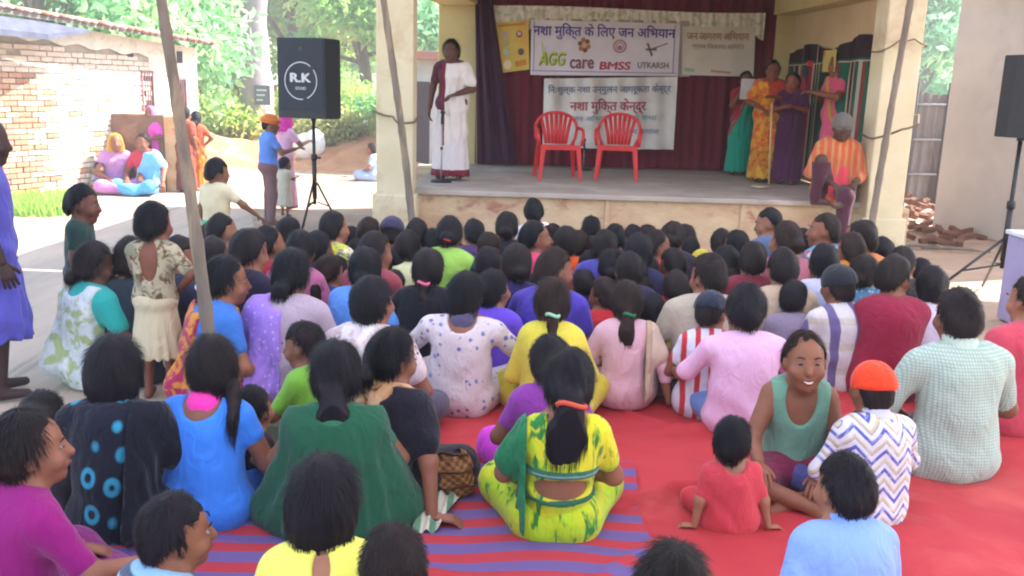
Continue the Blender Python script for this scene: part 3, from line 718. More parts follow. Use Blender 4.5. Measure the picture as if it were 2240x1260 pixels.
# ------------------------------------------------------------------ stage
m_plas = surf('cream painted plaster', '#d6ccb0', '#cabf9f', 2.2, .85, .25, 30., .2, c3='#bca688', s3=.8)
m_plas2 = surf('yellow painted plaster', '#d4c494', '#c8b684', 2., .85, .2, 30., .2)
m_front = surf('stained stage plaster', '#cdb998', '#bc9a80', 2.2, .95, .9, 18., .12, c3='#a06f60', s3=1.1, stretch=(1, 1, 1.8))
m_conc = surf('grey stage floor', '#b0a69e', '#9c928b', 2.5, .75, .3, 45., .3, c3='#bdb3aa')
SZ = .70; YF = 10.27; YB = 14.05
stage = thing('stage', 'raised concrete stage with cream pillars at the front of the crowd', 'stage', (0, 0, 0))
b = MB(); b.box(-1.5, 4.45, YF, YB+.2, -.1, SZ-.06); obj('base', b.me(bevel=.015), m_front, stage)
b = MB(); b.box(-1.16, 4.0, YF-.06, YB+.22, SZ-.058, SZ); obj('floor_slab', b.me(bevel=.012), m_conc, stage)
for x0, x1 in ((-1.10, -1.02), (1.02, 1.07), (2.55, 2.60)):   # shallow vertical ribs in the front
    b = MB(); b.box(x0, x1, YF-.022, YF+.01, 0, SZ-.062); obj('rib', b.me(bevel=.006), m_front, stage)
def pillar(x0, x1, y0, y1, z1, m):
    b = MB(); b.box(x0, x1, y0, y1, -.05, z1); q = obj('pillar', b.me(bevel=.02), m, stage); return q
pillar(-1.52, -1.12, 10.0, 10.38, 3.30, m_plas); pillar(3.86, 4.26, 10.0, 10.38, 3.30, m_plas)
b = MB(); b.box(-1.56, -1.08, 9.965, 10.4, 0, .66); obj('plinth', b.me(bevel=.02), m_plas, stage)
b = MB(); b.box(3.82, 4.30, 9.965, 10.4, 0, .56); obj('plinth', b.me(bevel=.02), m_plas, stage)
xl = at_y(960, 200, 14.0).x; xl2 = at_y(1048, 200, 14.0).x
pillar(xl, xl2, 13.8, 14.15, 3.30, m_plas2)
xr = at_y(1682, 200, 13.9).x
pillar(xr, xr+.32, 13.75, 14.1, 3.30, m_plas2)
b = MB(); b.box(xl2, xr, 14.02, 14.17, SZ, 3.3); obj('back_wall', b.me(), m_plas2, stage)
# right side wall between rear and front pillar
sw0 = Vector((xr+.27, 13.76, 0)); sw1 = Vector((4.08, 10.37, 0))
def side_pt(t, z, off=0.):
    p = sw0.lerp(sw1, t); d = (sw1-sw0).normalized(); n = Vector((-d.y, d.x, 0));
    if n.x > 0: n = -n
    return (p.x+n.x*off, p.y+n.y*off, z)
b = MB(); vs = [side_pt(t, z, o) for o in (-.1, .02) for t, z in ((0, SZ), (1, SZ), (1, 3.3), (0, 3.3))]
b.add(vs, [(0, 1, 2, 3), (7, 6, 5, 4), (0, 4, 5, 1), (1, 5, 6, 2), (2, 6, 7, 3), (3, 7, 4, 0)]); obj('side_wall', b.me(), surf('pale side wall', '#d9c6a6', '#cdb690', 1.8, .85, .2, 25., .2), stage)
b = MB(); vs = [(sw0.x-.34, 13.74, 2.97), (sw1.x-.34, 10.40, 2.93), (sw1.x+.1, 10.40, 2.93), (sw0.x+.1, 13.74, 2.97)]; vs += [(x, y, 3.3) for x, y, z in vs]
b.add(vs, [(0, 1, 2, 3), (7, 6, 5, 4), (0, 4, 5, 1), (1, 5, 6, 2), (2, 6, 7, 3), (3, 7, 4, 0)]); obj('beam', b.me(bevel=.01), m_plas2, stage)
b = MB(); vs = [(xl, 13.78, 2.98), (-1.5, 10.40, 2.98), (-1.15, 10.40, 2.98), (xl2, 13.78, 2.98)]; vs += [(x, y, 3.3) for x, y, z in vs]
b.add(vs, [(0, 1, 2, 3), (7, 6, 5, 4), (0, 4, 5, 1), (1, 5, 6, 2), (2, 6, 7, 3), (3, 7, 4, 0)]); obj('beam', b.me(bevel=.01), m_plas2, stage)
b = MB(); b.box(-1.12, 3.86, 10.05, 10.36, 3.02, 3.3); obj('beam', b.me(bevel=.01), m_plas, stage)
b = MB(); b.box(-1.9, 4.7, 9.75, 14.4, 3.3, 3.45); obj('roof_slab', b.me(bevel=.02), m_plas, stage)
# ------------------------------------------------------------------ curtain, valance, banners
def cloth_panel(name, P00, P10, P01, P11, nu, nv, amp, freq, seed, m, parent=None, thick=.0, edge=None):
    P00, P10, P01, P11 = map(Vector, (P00, P10, P01, P11)); r = random.Random(seed); ph = [r.random()*6 for _ in range(5)]
    n = (P10-P00).cross(P01-P00).normalized();
    if n.y > 0: n = -n
    W = (P10-P00).length
    def fn(u, v):
        p = P00.lerp(P10, u).lerp(P01.lerp(P11, u), v); x = u*W
        o = amp*(math.sin(x*freq+ph[0]+.8*math.sin(x*freq*.37+ph[1])+v*.8)*.6+.4*math.sin(x*freq*2.3+ph[2]+1.3*v))
        q = p+n*(o+amp)
        if edge: q = edge(u, v, q, W)
        return q
    b = MB(); b.grid(fn, nu, nv); return obj(name, b.me(True), m, parent), fn
m_mar = fabric('#701830', rough=.8)
yc = 13.86
cL = at_y(1046, 352, yc); cR = at_y(1684, 385, yc)
cur, _ = cloth_panel('curtain', (cL.x-.05, yc, SZ+.01), (cR.x+.05, yc, SZ+.01), (cL.x-.05, yc, 3.28), (cR.x+.05, yc, 3.28), 260, 12, .035, 17., 3, m_mar)
tag(cur, 'long maroon curtain hanging across the back of the stage', 'curtain')
gl = at_y(1048, 250, 13.5)
q, _ = cloth_panel('curtain', (gl.x-.02, 13.66, SZ+.02), (gl.x+.55, 13.72, SZ+.02), (gl.x-.10, 13.6, 3.1), (gl.x+.14, 13.7, 3.1), 40, 12, .05, 20., 5, fabric('#451e38', rough=.8))
tag(q, 'darker purple curtain gathered beside the left rear pillar', 'curtain')
# valance with scalloped lower edge
vL = at_y(1045, 12, yc-.09); vR = at_y(1675, 24, yc-.09); W = vR.x-vL.x
def vedge(u, v, q, Wd):
    k = (u*15.5) % 1; sc = .10*abs(math.sin(math.pi*k))**.55
    if v < .5: q = Vector((q.x, q.y, q.z-(1-v*2)*(sc+.02*math.sin(u*7))))
    return Vector((q.x, q.y, q.z+.03*math.sin(u*5.2)-.025*math.sin(u*math.pi)))
vl, _ = cloth_panel('valance', (vL.x, yc-.09, vL.z-.24), (vR.x, yc-.09, vR.z-.27), (vL.x, yc-.09, vL.z), (vR.x, yc-.09, vR.z), 240, 8, .018, 28., 4, fabric('#efe9df', 'print', '#e2dccf', .8, '#c9cbb8'), edge=vedge)
tag(vl, 'cream scalloped valance strung across the top of the maroon curtain', 'valance')
def grime(name, c, c2, sc=2.): return surf(name, c, c2, sc, .6, .1, 20., .3)
def banner(name, label, cat, pts, y, m, amp, freq, seed, nu=80, nv=24):
    p = [at_y(u, v, y) for u, v in pts]   # TL TR BR BL
    e = thing(name, label, cat, (p[0].x, y, p[0].z)); o0 = Vector((p[0].x, y, p[0].z))
    q, fn = cloth_panel('sheet', p[3]-o0, p[2]-o0, p[0]-o0, p[1]-o0, nu, nv, amp, freq, seed, m, e)
    def place(u, v, off=.006): w = fn(u, 1-v); return Vector((w.x, w.y-off, w.z))
    return e, place, (p[1]-p[0]).length, (p[0]-p[3]).length
def lettering(e, place, W, H, s, u, v, w, h, c, name='lettering', bold=.0, slant=0.):
    me = text_mesh(s, 1., w*W, h*H, 0., bold)
    bm = bmesh.new(); bm.from_mesh(me); bmesh.ops.subdivide_edges(bm, edges=[x for x in bm.edges if x.calc_length() > .06], cuts=2); bm.to_mesh(me); bm.free()
    for vt in me.vertices:
        x, y = vt.co.x/W, vt.co.y/H; x += slant*y; zz = vt.co.z; vt.co = place(u+x, v+h-y, .008+zz)
    return obj(name, me, flat('paint', c, .6), e)
def disc(e, place, W, H, u, v, r, c, name='emblem', r0=0., a0=0, a1=6.2832, off=.007):
    b = MB(); n = 20
    def fn(i, j): a = a0+(a1-a0)*i; q = r0+(r-r0)*j; return place(u+q*math.cos(a)/W, v+q*math.sin(a)/H, off)
    b.grid(fn, n, 2); return obj(name, b.me(), flat('paint', c, .6), e)
def bar(e, place, W, H, u0, v0, u1, v1, t, c, name='border', off=.0075, n=12):
    b = MB(); d = Vector(((u1-u0)*W, (v1-v0)*H)); L = d.length; nx, ny = -d.y/L*t/2/W, d.x/L*t/2/H
    b.grid(lambda i, j: place(u0+(u1-u0)*i+nx*(2*j-1), v0+(v1-v0)*i+ny*(2*j-1), off), n, 1); return obj(name, b.me(), flat('paint', c, .6), e)
PU = '#4f46a0'
# long plain cloth strip behind the main banner
e, pl, W, H = banner('banner', 'long grey cloth strip pinned behind the printed banners', 'banner', ((1160, 40), (1512, 46), (1508, 168), (1180, 165)), yc-.10, grime('grey cloth', '#b7aba4', '#a99d97'), .008, 9., 8)
# banner 1
e, pl, W, H = banner('banner', 'white banner with purple Hindi heading and four logos, topmost on the curtain', 'banner', ((1162, 43), (1488, 52), (1482, 166), (1160, 164)), yc-.16, grime('white banner vinyl', '#e2dae6', '#d4cad8'), .012, 5., 9)
lettering(e, pl, W, H, 'नशा मुि\u200cक्त के \u093fलए जन अ\u093fभयान'.replace('\u200c', ''), .015, .045, .955, .30, PU, bold=.022)
lettering(e, pl, W, H, 'AGG', .055, .58, .175, .25, '#5f6a2a', bold=.05, slant=.06)
lettering(e, pl, W, H, 'AGG', .052, .57, .172, .25, '#c2cf3a', bold=.02, slant=.06).location.y = -.006
bar(e, pl, W, H, .085, .62, .075, .40, .010, '#b9c84a', 'leaf_mark'); bar(e, pl, W, H, .085, .62, .105, .46, .008, '#b9c84a', 'leaf_mark')
for i in range(6):
    a = i*1.047+.3; disc(e, pl, W, H, .36+.048*math.cos(a)*.6, .44+.10*math.sin(a)*.95, .035, '#8a5a44' if i % 2 else '#c07a50')
disc(e, pl, W, H, .36, .44, .035, '#d8b89c', off=.011)
lettering(e, pl, W, H, 'care', .265, .70, .165, .18, '#8a4f5c', bold=.03)
disc(e, pl, W, H, .60, .45, .10, '#c08a98', r0=.075); disc(e, pl, W, H, .60, .45, .06, '#c490a0', r0=.045); disc(e, pl, W, H, .60, .47, .03, '#b88090')
lettering(e, pl, W, H, 'BMSS', .465, .74, .21, .155, '#c2405f', bold=.035, slant=.05)
bar(e, pl, W, H, .79, .52, .92, .38, .018, '#77706e', 'bird_mark'); bar(e, pl, W, H, .785, .38, .82, .62, .03, '#77706e', 'bird_mark'); bar(e, pl, W, H, .775, .50, .85, .50, .03, '#77706e', 'bird_mark')
lettering(e, pl, W, H, 'UTKARSH', .725, .74, .21, .12, '#7b7876', bold=.03)
for a in ((.012, .92, .988, .95), (.965, .03, .965, .95), (.022, .03, .022, .93)): bar(e, pl, W, H, *a, .012, '#8f80b8')
# banner 2
e, pl, W, H = banner('banner', 'crumpled off-white banner with faded blue and red Hindi lines behind the red chairs', 'banner', ((1190, 172), (1480, 168), (1472, 327), (1186, 322)), yc-.13, grime('crumpled banner cloth', '#e6e2de', '#cfcac6', 3.), .06, 9., 13, 110, 30)
lettering(e, pl, W, H, '\u093fनःशुल्क नशा उन्मूलन जागरूकता केन्द्र', .03, .09, .93, .15, '#5b6a96', bold=.02)
lettering(e, pl, W, H, 'नशा मुि\u200cक्त केन्द्र'.replace('\u200c', ''), .20, .29, .58, .22, '#b04a62', bold=.03)
lettering(e, pl, W, H, 'जन अ\u093fभयान', .22, .52, .30, .09, '#6f9ab0', bold=.01); lettering(e, pl, W, H, 'ग्राम सभा', .60, .53, .26, .09, '#7aa2b4', bold=.01)
lettering(e, pl, W, H, 'स्वस्थ समाज', .55, .72, .33, .09, '#7090b8', bold=.01)
# banner 3
e, pl, W, H = banner('banner', 'faded cream banner with pale orange heading, right of the main banner', 'banner', ((1492, 58), (1652, 60), (1648, 168), (1492, 164)), yc-.12, grime('faded banner cloth', '#dcd2c8', '#cec4bc'), .008, 6., 15)
lettering(e, pl, W, H, 'जन जागरण अ\u093fभयान', .06, .07, .86, .2, '#b08468', bold=.03)
lettering(e, pl, W, H, 'ग्राम \u093fवकास स\u093fम\u093fत', .14, .33, .72, .15, '#a08a80', bold=.01)
bar(e, pl, W, H, .4, .9, .68, .93, .03, '#c98880', 'stripe'); bar(e, pl, W, H, .03, .88, .17, .9, .05, '#a8bca0', 'stripe')
# poster
e, pl, W, H = banner('poster', 'yellow and orange illustrated poster at the left end of the curtain', 'poster', ((1079, 50), (1156, 45), (1158, 152), (1092, 160)), yc-.15, surf('yellow poster paper', '#d9a548', '#cdbf58', 6., .5, .05, 20., .3, c3='#d98f4a'), .012, 8., 17, 30, 20)
for u, v, r, c in ((.3, .25, .05, '#c8a6c0'), (.72, .26, .05, '#8d5a5c'), (.3, .42, .05, '#a8b088'), (.3, .6, .05, '#a9c4b0'), (.75, .62, .05, '#5f5a58'), (.3, .85, .07, '#ead9b0')): disc(e, pl, W, H, u, v, r, c, 'picture')
disc(e, pl, W, H, .72, .25, .03, '#dcb8b0', 'picture', off=.011); bar(e, pl, W, H, .12, .07, .9, .06, .03, '#c98040', 'heading'); bar(e, pl, W, H, .55, .86, .9, .84, .08, '#cf7f3a', 'heading')
# striped cloth hung on the side wall
N = NT('striped tent cloth', .8, .2); uvx = N.n('ShaderNodeSeparateXYZ', {0: N.co()}); U = N.m_('ADD', uvx.outputs[1], 20.)
cr_ = N.n('ShaderNodeValToRGB', {0: N.m_('FRACT', N.m_('MULTIPLY', U, 1.45))}); cr_.color_ramp.interpolation = 'CONSTANT'; el = cr_.color_ramp.elements
cols = [(0, '#1f5a48'), (.16, '#a01f44'), (.26, '#b9a89a'), (.31, '#20211f'), (.42, '#b9a89a'), (.46, '#a01f44'), (.55, '#4a3a44'), (.66, '#205a4a'), (.86, '#7a3a34'), (.93, '#a9a094')]
el[0].position = 0; el[0].color = (*lin(cols[0][1]), 1); el[1].position = cols[1][0]; el[1].color = (*lin(cols[1][1]), 1)
for p_, c_ in cols[2:]: q = el.new(p_); q.color = (*lin(c_), 1)
m_tent = N.done(N.mix(N.step(uvx.outputs[2], 2.26, 2.262), cr_.outputs[0], N.mix(N.step(uvx.outputs[2], 2.275, 2.277), (*lin('#b9aaa0'), 1), N.mix(N.step(uvx.outputs[2], 2.30, 2.302), (*lin('#205e4c'), 1), (*lin('#33202c'), 1)))), N.bump(N.noise(N.co(), 12.), .5, .03))
def tent(u, v):
    t = .02+.96*u; top = 2.47+.055*math.sin(u*11-1)+.05*u
    z = SZ+.05+(top-SZ-.05)*v; x, y, _ = side_pt(t, z, .06+.03*math.sin(u*34)+.015*math.sin(u*71+v)); return (x, y, z)
b = MB(); b.grid(tent, 120, 16)
tag(obj('tent_cloth', b.me(True), m_tent), 'striped green, red and black tent cloth hung on the side wall of the stage', 'cloth')
p = at_y(1828, 92, 12.)
b = MB(); x, y, _ = side_pt(.55, 0, .14)
b.grid(lambda u, v: (side_pt(.48+.14*u, 2.42-.27*(1-v), .13+.01*math.sin(u*9))), 10, 8)
tag(obj('poster', b.me(True), surf('yellow floral paper', '#d6b256', '#c9c080', 9., .6, .1, c3='#b86a3c')), 'small yellow patterned cloth patch at the top of the striped tent cloth', 'cloth')

# ------------------------------------------------------------------ red plastic chairs
m_red = flat('red plastic', '#d8242c', .32, .5)
def chair(loc, rz, label):
    e = thing('plastic_chair', label, 'chair', loc, rz, 'red plastic chairs on the stage')   # faces -y
    w = .24
    b = MB(); b.grid(lambda u, v: ((u-.5)*2*(w-.01), -.23+.44*v, .44-.02*math.sin(math.pi*u)*math.sin(math.pi*v)-.012*v), 10, 10); me = b.me(True); 
    bm = bmesh.new(); bm.from_mesh(me); bmesh.ops.solidify(bm, geom=bm.faces[:], thickness=.018); bm.to_mesh(me); bm.free(); obj('seat', me, m_red, e)
    b = MB(); b.box(-w, w, -.245, -.225, .385, .445); obj('apron', b.me(bevel=.005), m_red, e)
    for sx in (-1, 1):
        for sy in (-1, 1):
            b = MB(); x0, y0 = sx*(w-.02), (-.215 if sy < 0 else .20); x1, y1 = sx*(w+.025), (-.245 if sy < 0 else .27)
            vs = []
            for (x, y, z, t) in ((x0, y0, .44, .032), (x1, y1, .0, .020)):
                vs += [(x-t, y-t*.7, z), (x+t, y-t*.7, z), (x+t, y+t*.7, z), (x-t, y+t*.7, z)]
            b.add(vs, [(0, 1, 2, 3), (7, 6, 5, 4), (0, 4, 5, 1), (1, 5, 6, 2), (2, 6, 7, 3), (3, 7, 4, 0)]); obj('leg', b.me(bevel=.006), m_red, e)
    # one hoop from arm to arm over the backrest
    pts = []
    for t in np.linspace(0, math.pi, 25):
        c, s_ = math.cos(t), math.sin(t); pts.append((c*(w+.035), .20+.05*s_, .60+.24*s_**.75))
    pts = [(w+.03, -.20, .44), (w+.045, -.21, .56), (w+.05, -.14, .635), (w+.048, .06, .645)]+pts[1:-1]+[(-w-.048, .06, .645), (-w-.05, -.14, .635), (-w-.045, -.21, .56), (-w-.03, -.20, .44)]
    b = MB(); b.tube(pts, .021, 8, True); obj('back_hoop', b.me(True), m_red, e)
    for i in range(7):
        f = (i-3)/3; x = f*.13; xt = f*.20; zt = .60+.24*max(.02, math.sin(math.acos(max(-1, min(1, xt/(w+.035))))))**.75
        b = MB(); b.tube([(x, .195, .44), (x*1.1+.1*(xt-x), .215, .44+.4*(zt-.44)), (xt, .245, zt)], [.014, .016, .014], 6, True, 1.6); obj('slat', b.me(True), m_red, e)
    for sx in (-1, 1):
        b = MB(); b.tube([(sx*(w-.02), .19, .44), (sx*(w+.02), .22, .52), (sx*(w+.035), .20, .64)], [.022, .02, .018], 8); obj('back_post', b.me(True), m_red, e)
    return e
c1 = at_z(1218, 391, SZ); c2 = at_z(1348, 392, SZ)
chair((c1.x, c1.y, SZ), .12, 'red plastic armchair on the stage, nearer the woman in white')
chair((c2.x, c2.y, SZ), -.14, 'red plastic armchair on the stage, nearer the group of women')
# ------------------------------------------------------------------ microphone stands
m_blk = flat('black metal', '#1b1b1d', .45, .5); m_chr = flat('pale metal', '#b8b4b0', .35, .5, .6)
def mic(loc, H, label, boom=None):
    e = thing('microphone_stand', label, 'microphone stand', loc)
    b = MB(); b.tube([(0, 0, 0), (0, 0, .025), (0, 0, .03)], [.13, .12, .02], 20); obj('base', b.me(True), m_blk, e)
    b = MB(); b.tube([(0, 0, .02), (0, 0, H)], .009, 8); obj('pole', b.me(True), m_chr, e)
    b = MB(); b.tube([(0, 0, H*.55), (0, 0, H*.6)], .016, 8); obj('clutch', b.me(True), m_blk, e)
    b = MB(); b.tube([(0, 0, H-.01), (0, -.01, H+.03), (.0, .09, H+.11)], [.012, .014, .016], 8); b.sph((0, .11, H+.125), .03, 12, 8); obj('microphone', b.me(True), m_blk, e); return e
pm = at_z(965, 398, SZ); mic((pm.x, pm.y, SZ), .70, 'short microphone stand in front of the woman in the white sari')
pm = at_z(1276, 372, SZ); mic((pm.x, pm.y, SZ), .30, 'thin low stand between the two red plastic chairs')
pm = at_z(1662, 412, SZ); b = MB(); b.tube([(0, 0, 0), (0, 0, .012), (0, 0, .03)], [.05, .10, .115], 16); q = obj('dish', b.me(True), flat('pale dish', '#cfc4a8', .5), None, (pm.x, pm.y, SZ)); tag(q, 'small pale dish lying on the stage floor near the group of women', 'dish')

# ------------------------------------------------------------------ loudspeakers
m_box = surf('black cabinet', '#33343a', '#2a2b30', 30., .6, .5, 220., .35); m_gr = surf('grille cloth', '#3a3d46', '#31343c', 60., .7, .8, 400., .3)
def speaker(loc, rz, W, H, D, label, logo=True, zpole=1.4, slab='', legsp=.55, tilt=0.):
    st = thing('speaker_stand', slab, 'speaker stand', (loc[0], loc[1], 0), rz)
    b = MB(); b.tube([(0, 0, .35), (0, 0, zpole)], .02, 12); obj('pole', b.me(True), m_blk, st)
    b = MB(); b.tube([(0, 0, .42), (0, 0, .95)], .028, 12); obj('sleeve', b.me(True), m_blk, st)
    b = MB(); b.tube([(0, 0, .90), (0, 0, .97)], .038, 12); b.tube([(.03, 0, .93), (.09, 0, .93)], .013, 8); obj('clamp', b.me(True), m_blk, st)
    for k in range(3):
        a = k*2.094+.5; b = MB(); b.tube([(.03*math.cos(a), .03*math.sin(a), .62), (legsp*math.cos(a), legsp*math.sin(a), .015)], .013, 8); lg = obj('leg', b.me(True), m_blk, st)
        b = MB(); b.tube([(.03*math.cos(a), .03*math.sin(a), .38), (legsp*.5*math.cos(a), legsp*.5*math.sin(a), .33)], .009, 6); obj('brace', b.me(True), m_blk, st)
    e = thing('loudspeaker', label, 'loudspeaker', (loc[0], loc[1], zpole), rz)
    w, d = W/2, D/2     # front faces -y, tapered back
    b = MB(); b.prism([(-w, -d), (w, -d), (w, d*.3), (w*.72, d), (-w*.72, d), (-w, d*.3)], 0, H, 'z'); obj('cabinet', b.me(bevel=.012), m_box, e)
    b = MB(); b.box(-w+.02, w-.02, -d-.012, -d+.002, .10, H-.02); g = obj('grille', b.me(bevel=.008), m_gr, e)
    b = MB(); b.tube([(0, 0, -.03), (0, 0, .01)], .035, 12); obj('pole_socket', b.me(True), m_blk, e)
    for x in (-.6, .6):
        b = MB(); b.tube([(x*w, -d-.006, .055), (x*w, -d-.0, .055)], .02, 12); obj('port', b.me(), m_blk, e)
    b = MB(); b.tube([(w*.2-.05, -d-.016, H*.86), (w*.2-.05, -d-.010, H*.86)], .035, 14); obj('horn', b.me(), m_blk, e)
    if logo:
        m_w = flat('white paint', '#c8c8cc', .6); r = W*.34; b = MB(); n = 48
        for i in range(n):
            if i in (37, 38, 5, 6): continue
            a0, a1 = 2*math.pi*i/n, 2*math.pi*(i+1)/n
            for q in ((a0, a1),): b.add([(rr*math.cos(a), -d-.0145, H*.47+rr*math.sin(a)) for a, rr in ((a0, r), (a0, r-.012), (a1, r-.012), (a1, r))], [(0, 1, 2, 3)])
        obj('emblem_ring', b.me(), m_w, g)
        me = text_mesh('R.K', 1., W*.44, W*.17, .001, .05); q = obj('lettering', me, m_w, g); q.rotation_euler = (math.pi/2, 0, 0); q.location = (-W*.22, -d-.016, H*.47-W*.03)
        me = text_mesh('SOUND', 1., W*.22, W*.055, .001, .02); q = obj('lettering', me, m_w, g); q.rotation_euler = (math.pi/2, 0, 0); q.location = (-W*.11, -d-.016, H*.47-W*.16)
    return e
sp = at_z(690, 508, 0); ys = sp.y; pt = at_y(680, 85, ys); pb = at_y(680, 258, ys); wl = (at_y(742, 170, ys)-at_y(616, 170, ys)).length
speaker((sp.x, sp.y), -.32, wl*.93, pt.z-pb.z, wl*.75, 'black loudspeaker on a stand with a white ringed R.K emblem', True, pb.z, 'black tripod stand carrying the loudspeaker beside the road', .33)
ys = 8.3; pt = at_y(2245, 121, ys); pb = at_y(2245, 301, ys)
speaker((pt.x+.06, ys), .75, .40, pt.z-pb.z, .36, 'black loudspeaker cut by the right edge of the picture', False, pb.z, 'black tripod stand at the right edge below the second loudspeaker', .85)
# equipment box on the ground at the right edge
p = at_y(2222, 600, 7.6); b = MB(); b.box(-.02, .6, -.2, .2, 0, .74); e = thing('equipment_box', 'pale blue and white amplifier box at the right edge beside the stand', 'box', (at_y(2206, 560, 7.6).x+.10, 7.6, 0), 0)
obj('body', b.me(bevel=.015), flat('lavender panel', '#a9a2d0', .5), e); b = MB(); b.box(-.04, .62, -.22, .22, .742, .78); obj('lid', b.me(bevel=.012), flat('white lid', '#dfe4f4', .4), e)
b = MB(); b.box(.12, .5, -.215, -.2, .2, .7); obj('panel', b.me(), flat('dark panel', '#5a2f40', .5), e)

# ------------------------------------------------------------------ bamboo poles and ropes
m_bam = surf('weathered bamboo', '#867a70', '#70655c', 9., .8, .5, 40., .2, c3='#a08c74', stretch=(1, 1, .25)); m_rope = surf('rope', '#8a7a68', '#6f6152', 30., .9, .8, 200., .1)
AWZ = 3.42
def bamboo(p0, p1, r0, r1, label):
    e = thing('bamboo_pole', label, 'bamboo pole', (p0[0], p0[1], 0)); p0 = Vector(p0); p1 = Vector(p1); o = Vector((p0.x, p0.y, 0)); pts = []; rr = []; n = 40; L = p1-p0
    rn = random.Random(int(abs(p0.x)*100))
    bx = [rn.uniform(-1, 1)*.02 for _ in range(2)]
    for i in range(n+1):
        t = i/n; q = p0-o+L*t+Vector((bx[0]*math.sin(t*5), bx[1]*math.sin(t*4), 0)); k = 1.14 if i % 4 == 0 else 1.; pts.append(q); rr.append((r0+(r1-r0)*t)*k)
    b = MB(); b.tube(pts, rr, 12); obj('culm', b.me(True), m_bam, e)
    b = MB(); b.tube([pts[-3]+Vector((.05*math.cos(a), .05*math.sin(a), .01*a-.03)) for a in np.linspace(0, 18, 50)], .007, 5); obj('lashing', b.me(True), m_rope, e)
    return e
def lean_pole(u0, v0, u1, v1, y, label, r, tp=.85):
    a = at_y(u0, v0, y); c = at_y(u1, v1, y); d = (c-a)/(c.z-a.z); bamboo(a-d*a.z, a+d*(AWZ-a.z), r*1.08, r*tp, label)
lean_pole(452, 725, 352, 0, 4.55, 'thick leaning bamboo pole behind the girl in the open-back dress', .034, .56)
lean_pole(897, 470, 842, 0, 9.55, 'slim bamboo pole leaning against the left front pillar', .036)
lean_pole(1911, 475, 1990, 0, 9.6, 'slim bamboo pole leaning against the right front pillar', .036)
def rope(pts, label, r=.012):
    b = MB(); P_ = [Vector(p) for p in pts]; out = []
    for i in range(len(P_)-1):
        for k in range(6): t = k/6; out.append(P_[i].lerp(P_[i+1], t)+Vector((0, 0, -.01*math.sin(math.pi*t))))
    out.append(P_[-1]); b.tube(out, r, 6); return tag(obj('rope', b.me(True), m_rope), label, 'rope')
rope([(-1.545, 10.3, 1.55), (-1.545, 9.98, 1.55), (-1.33, 9.955, 1.50), (-1.22, 9.5, 1.46), (-1.10, 9.97, 1.45), (-1.095, 10.3, 1.5)], 'rope tying the bamboo pole to the left front pillar', .012)
rope([(3.83, 10.3, 1.45), (3.835, 9.975, 1.42), (3.98, 9.6, 1.54), (4.12, 9.56, 1.6), (4.29, 9.97, 1.68), (4.29, 10.3, 1.7)], 'lower rope tying the bamboo pole to the right front pillar', .012)
rope([(3.83, 10.3, 2.34), (3.835, 9.975, 2.34), (3.98, 9.95, 2.44), (4.12, 9.9, 2.46), (4.29, 9.97, 2.40), (4.29, 10.3, 2.38)], 'upper thin rope looped round the right front pillar', .009)
# ------------------------------------------------------------------ cloth awning overhead (above the frame)
N = NT('awning cloth', .9, .1); tr = N.n('ShaderNodeBsdfTranslucent'); df = N.n('ShaderNodeBsdfDiffuse'); mx = N.n('ShaderNodeMixShader')
cw = N.mix(N.noise(N.co(), 3.), (.47, .46, .52, 1), (.53, .52, .58, 1)); N.t.links.new(cw, tr.inputs[0]); N.t.links.new(cw, df.inputs[0])
mx.inputs[0].default_value = .62; N.t.links.new(df.outputs[0], mx.inputs[1]); N.t.links.new(tr.outputs[0], mx.inputs[2]); N.t.links.new(mx.outputs[0], N.t.nodes['Material Output'].inputs[0])
b = MB(); b.grid(lambda u, v: (-2.9+11.4*u, -4+13.7*v, AWZ+.06-.10*abs(math.sin(u*3*math.pi))*abs(math.sin(v*4*math.pi))), 48, 48)
tag(obj('awning', b.me(True), N.m), 'white cloth awning stretched on poles over the crowd', 'awning')

# ------------------------------------------------------------------ floor coverings
m_tarp = surf('red ground sheet', '#b8383e', '#aa3038', 1.2, .75, .5, 9., .25, c3='#c25450')
def tz(x, y):
    a = .014*math.sin(2.1*x+3*y+math.sin(2*x-y))+.010*math.sin(7*x-3*y+2*math.sin(1.5*y))+.006*math.sin(19*y+4*x)
    r = abs((y-(3.62+.28*x)+.05*math.sin(3*x)))
    c = sum(h*math.exp(-((y-(b0+m*x)+.04*math.sin(5*x+b0))/w)**2)*(.5+.5*math.sin(2.3*x+b0*5)) for b0, m, h, w in ((2.2, .5, .018, .03), (3.1, -.35, .016, .025), (2.7, 1.3, .014, .03), (4.6, .1, .02, .03), (5.2, -.9, .016, .03), (1.6, .15, .018, .03), (6.4, -1.6, .014, .03)))
    return .022+a*1.1+c*2.2+.07*math.exp(-(r/.045)**2)*(1 if .6 < x < 2. else 0)
b = MB(); b.grid(lambda u, v: (-.42-.25*v+(4.9+.25*v)*u+.04*math.sin(v*9), 1.2+4.3*v+.05*math.sin(u*7), tz(-.4+4.9*u, 1.2+4.3*v)), 240, 210)
tag(obj('ground_sheet', b.me(True), m_tarp), 'creased red ground sheet spread under the front of the crowd', 'ground sheet')
N = NT('striped mat weave', .85, .15); s3 = N.n('ShaderNodeSeparateXYZ', {0: N.co()})
st = N.step(N.m_('SINE', N.m_('MULTIPLY', N.m_('ADD', s3.outputs[1], N.m_('MULTIPLY', N.noise(N.co(), 2.), .02)), 2*math.pi/.152)), -.15, .05)
m_mat = N.done(N.mix(st, (*lin('#b03c46'), 1), (*lin('#6c588c'), 1)), N.bump(N.noise(N.co(scale=(1, 6, 1)), 90.), .4, .004))
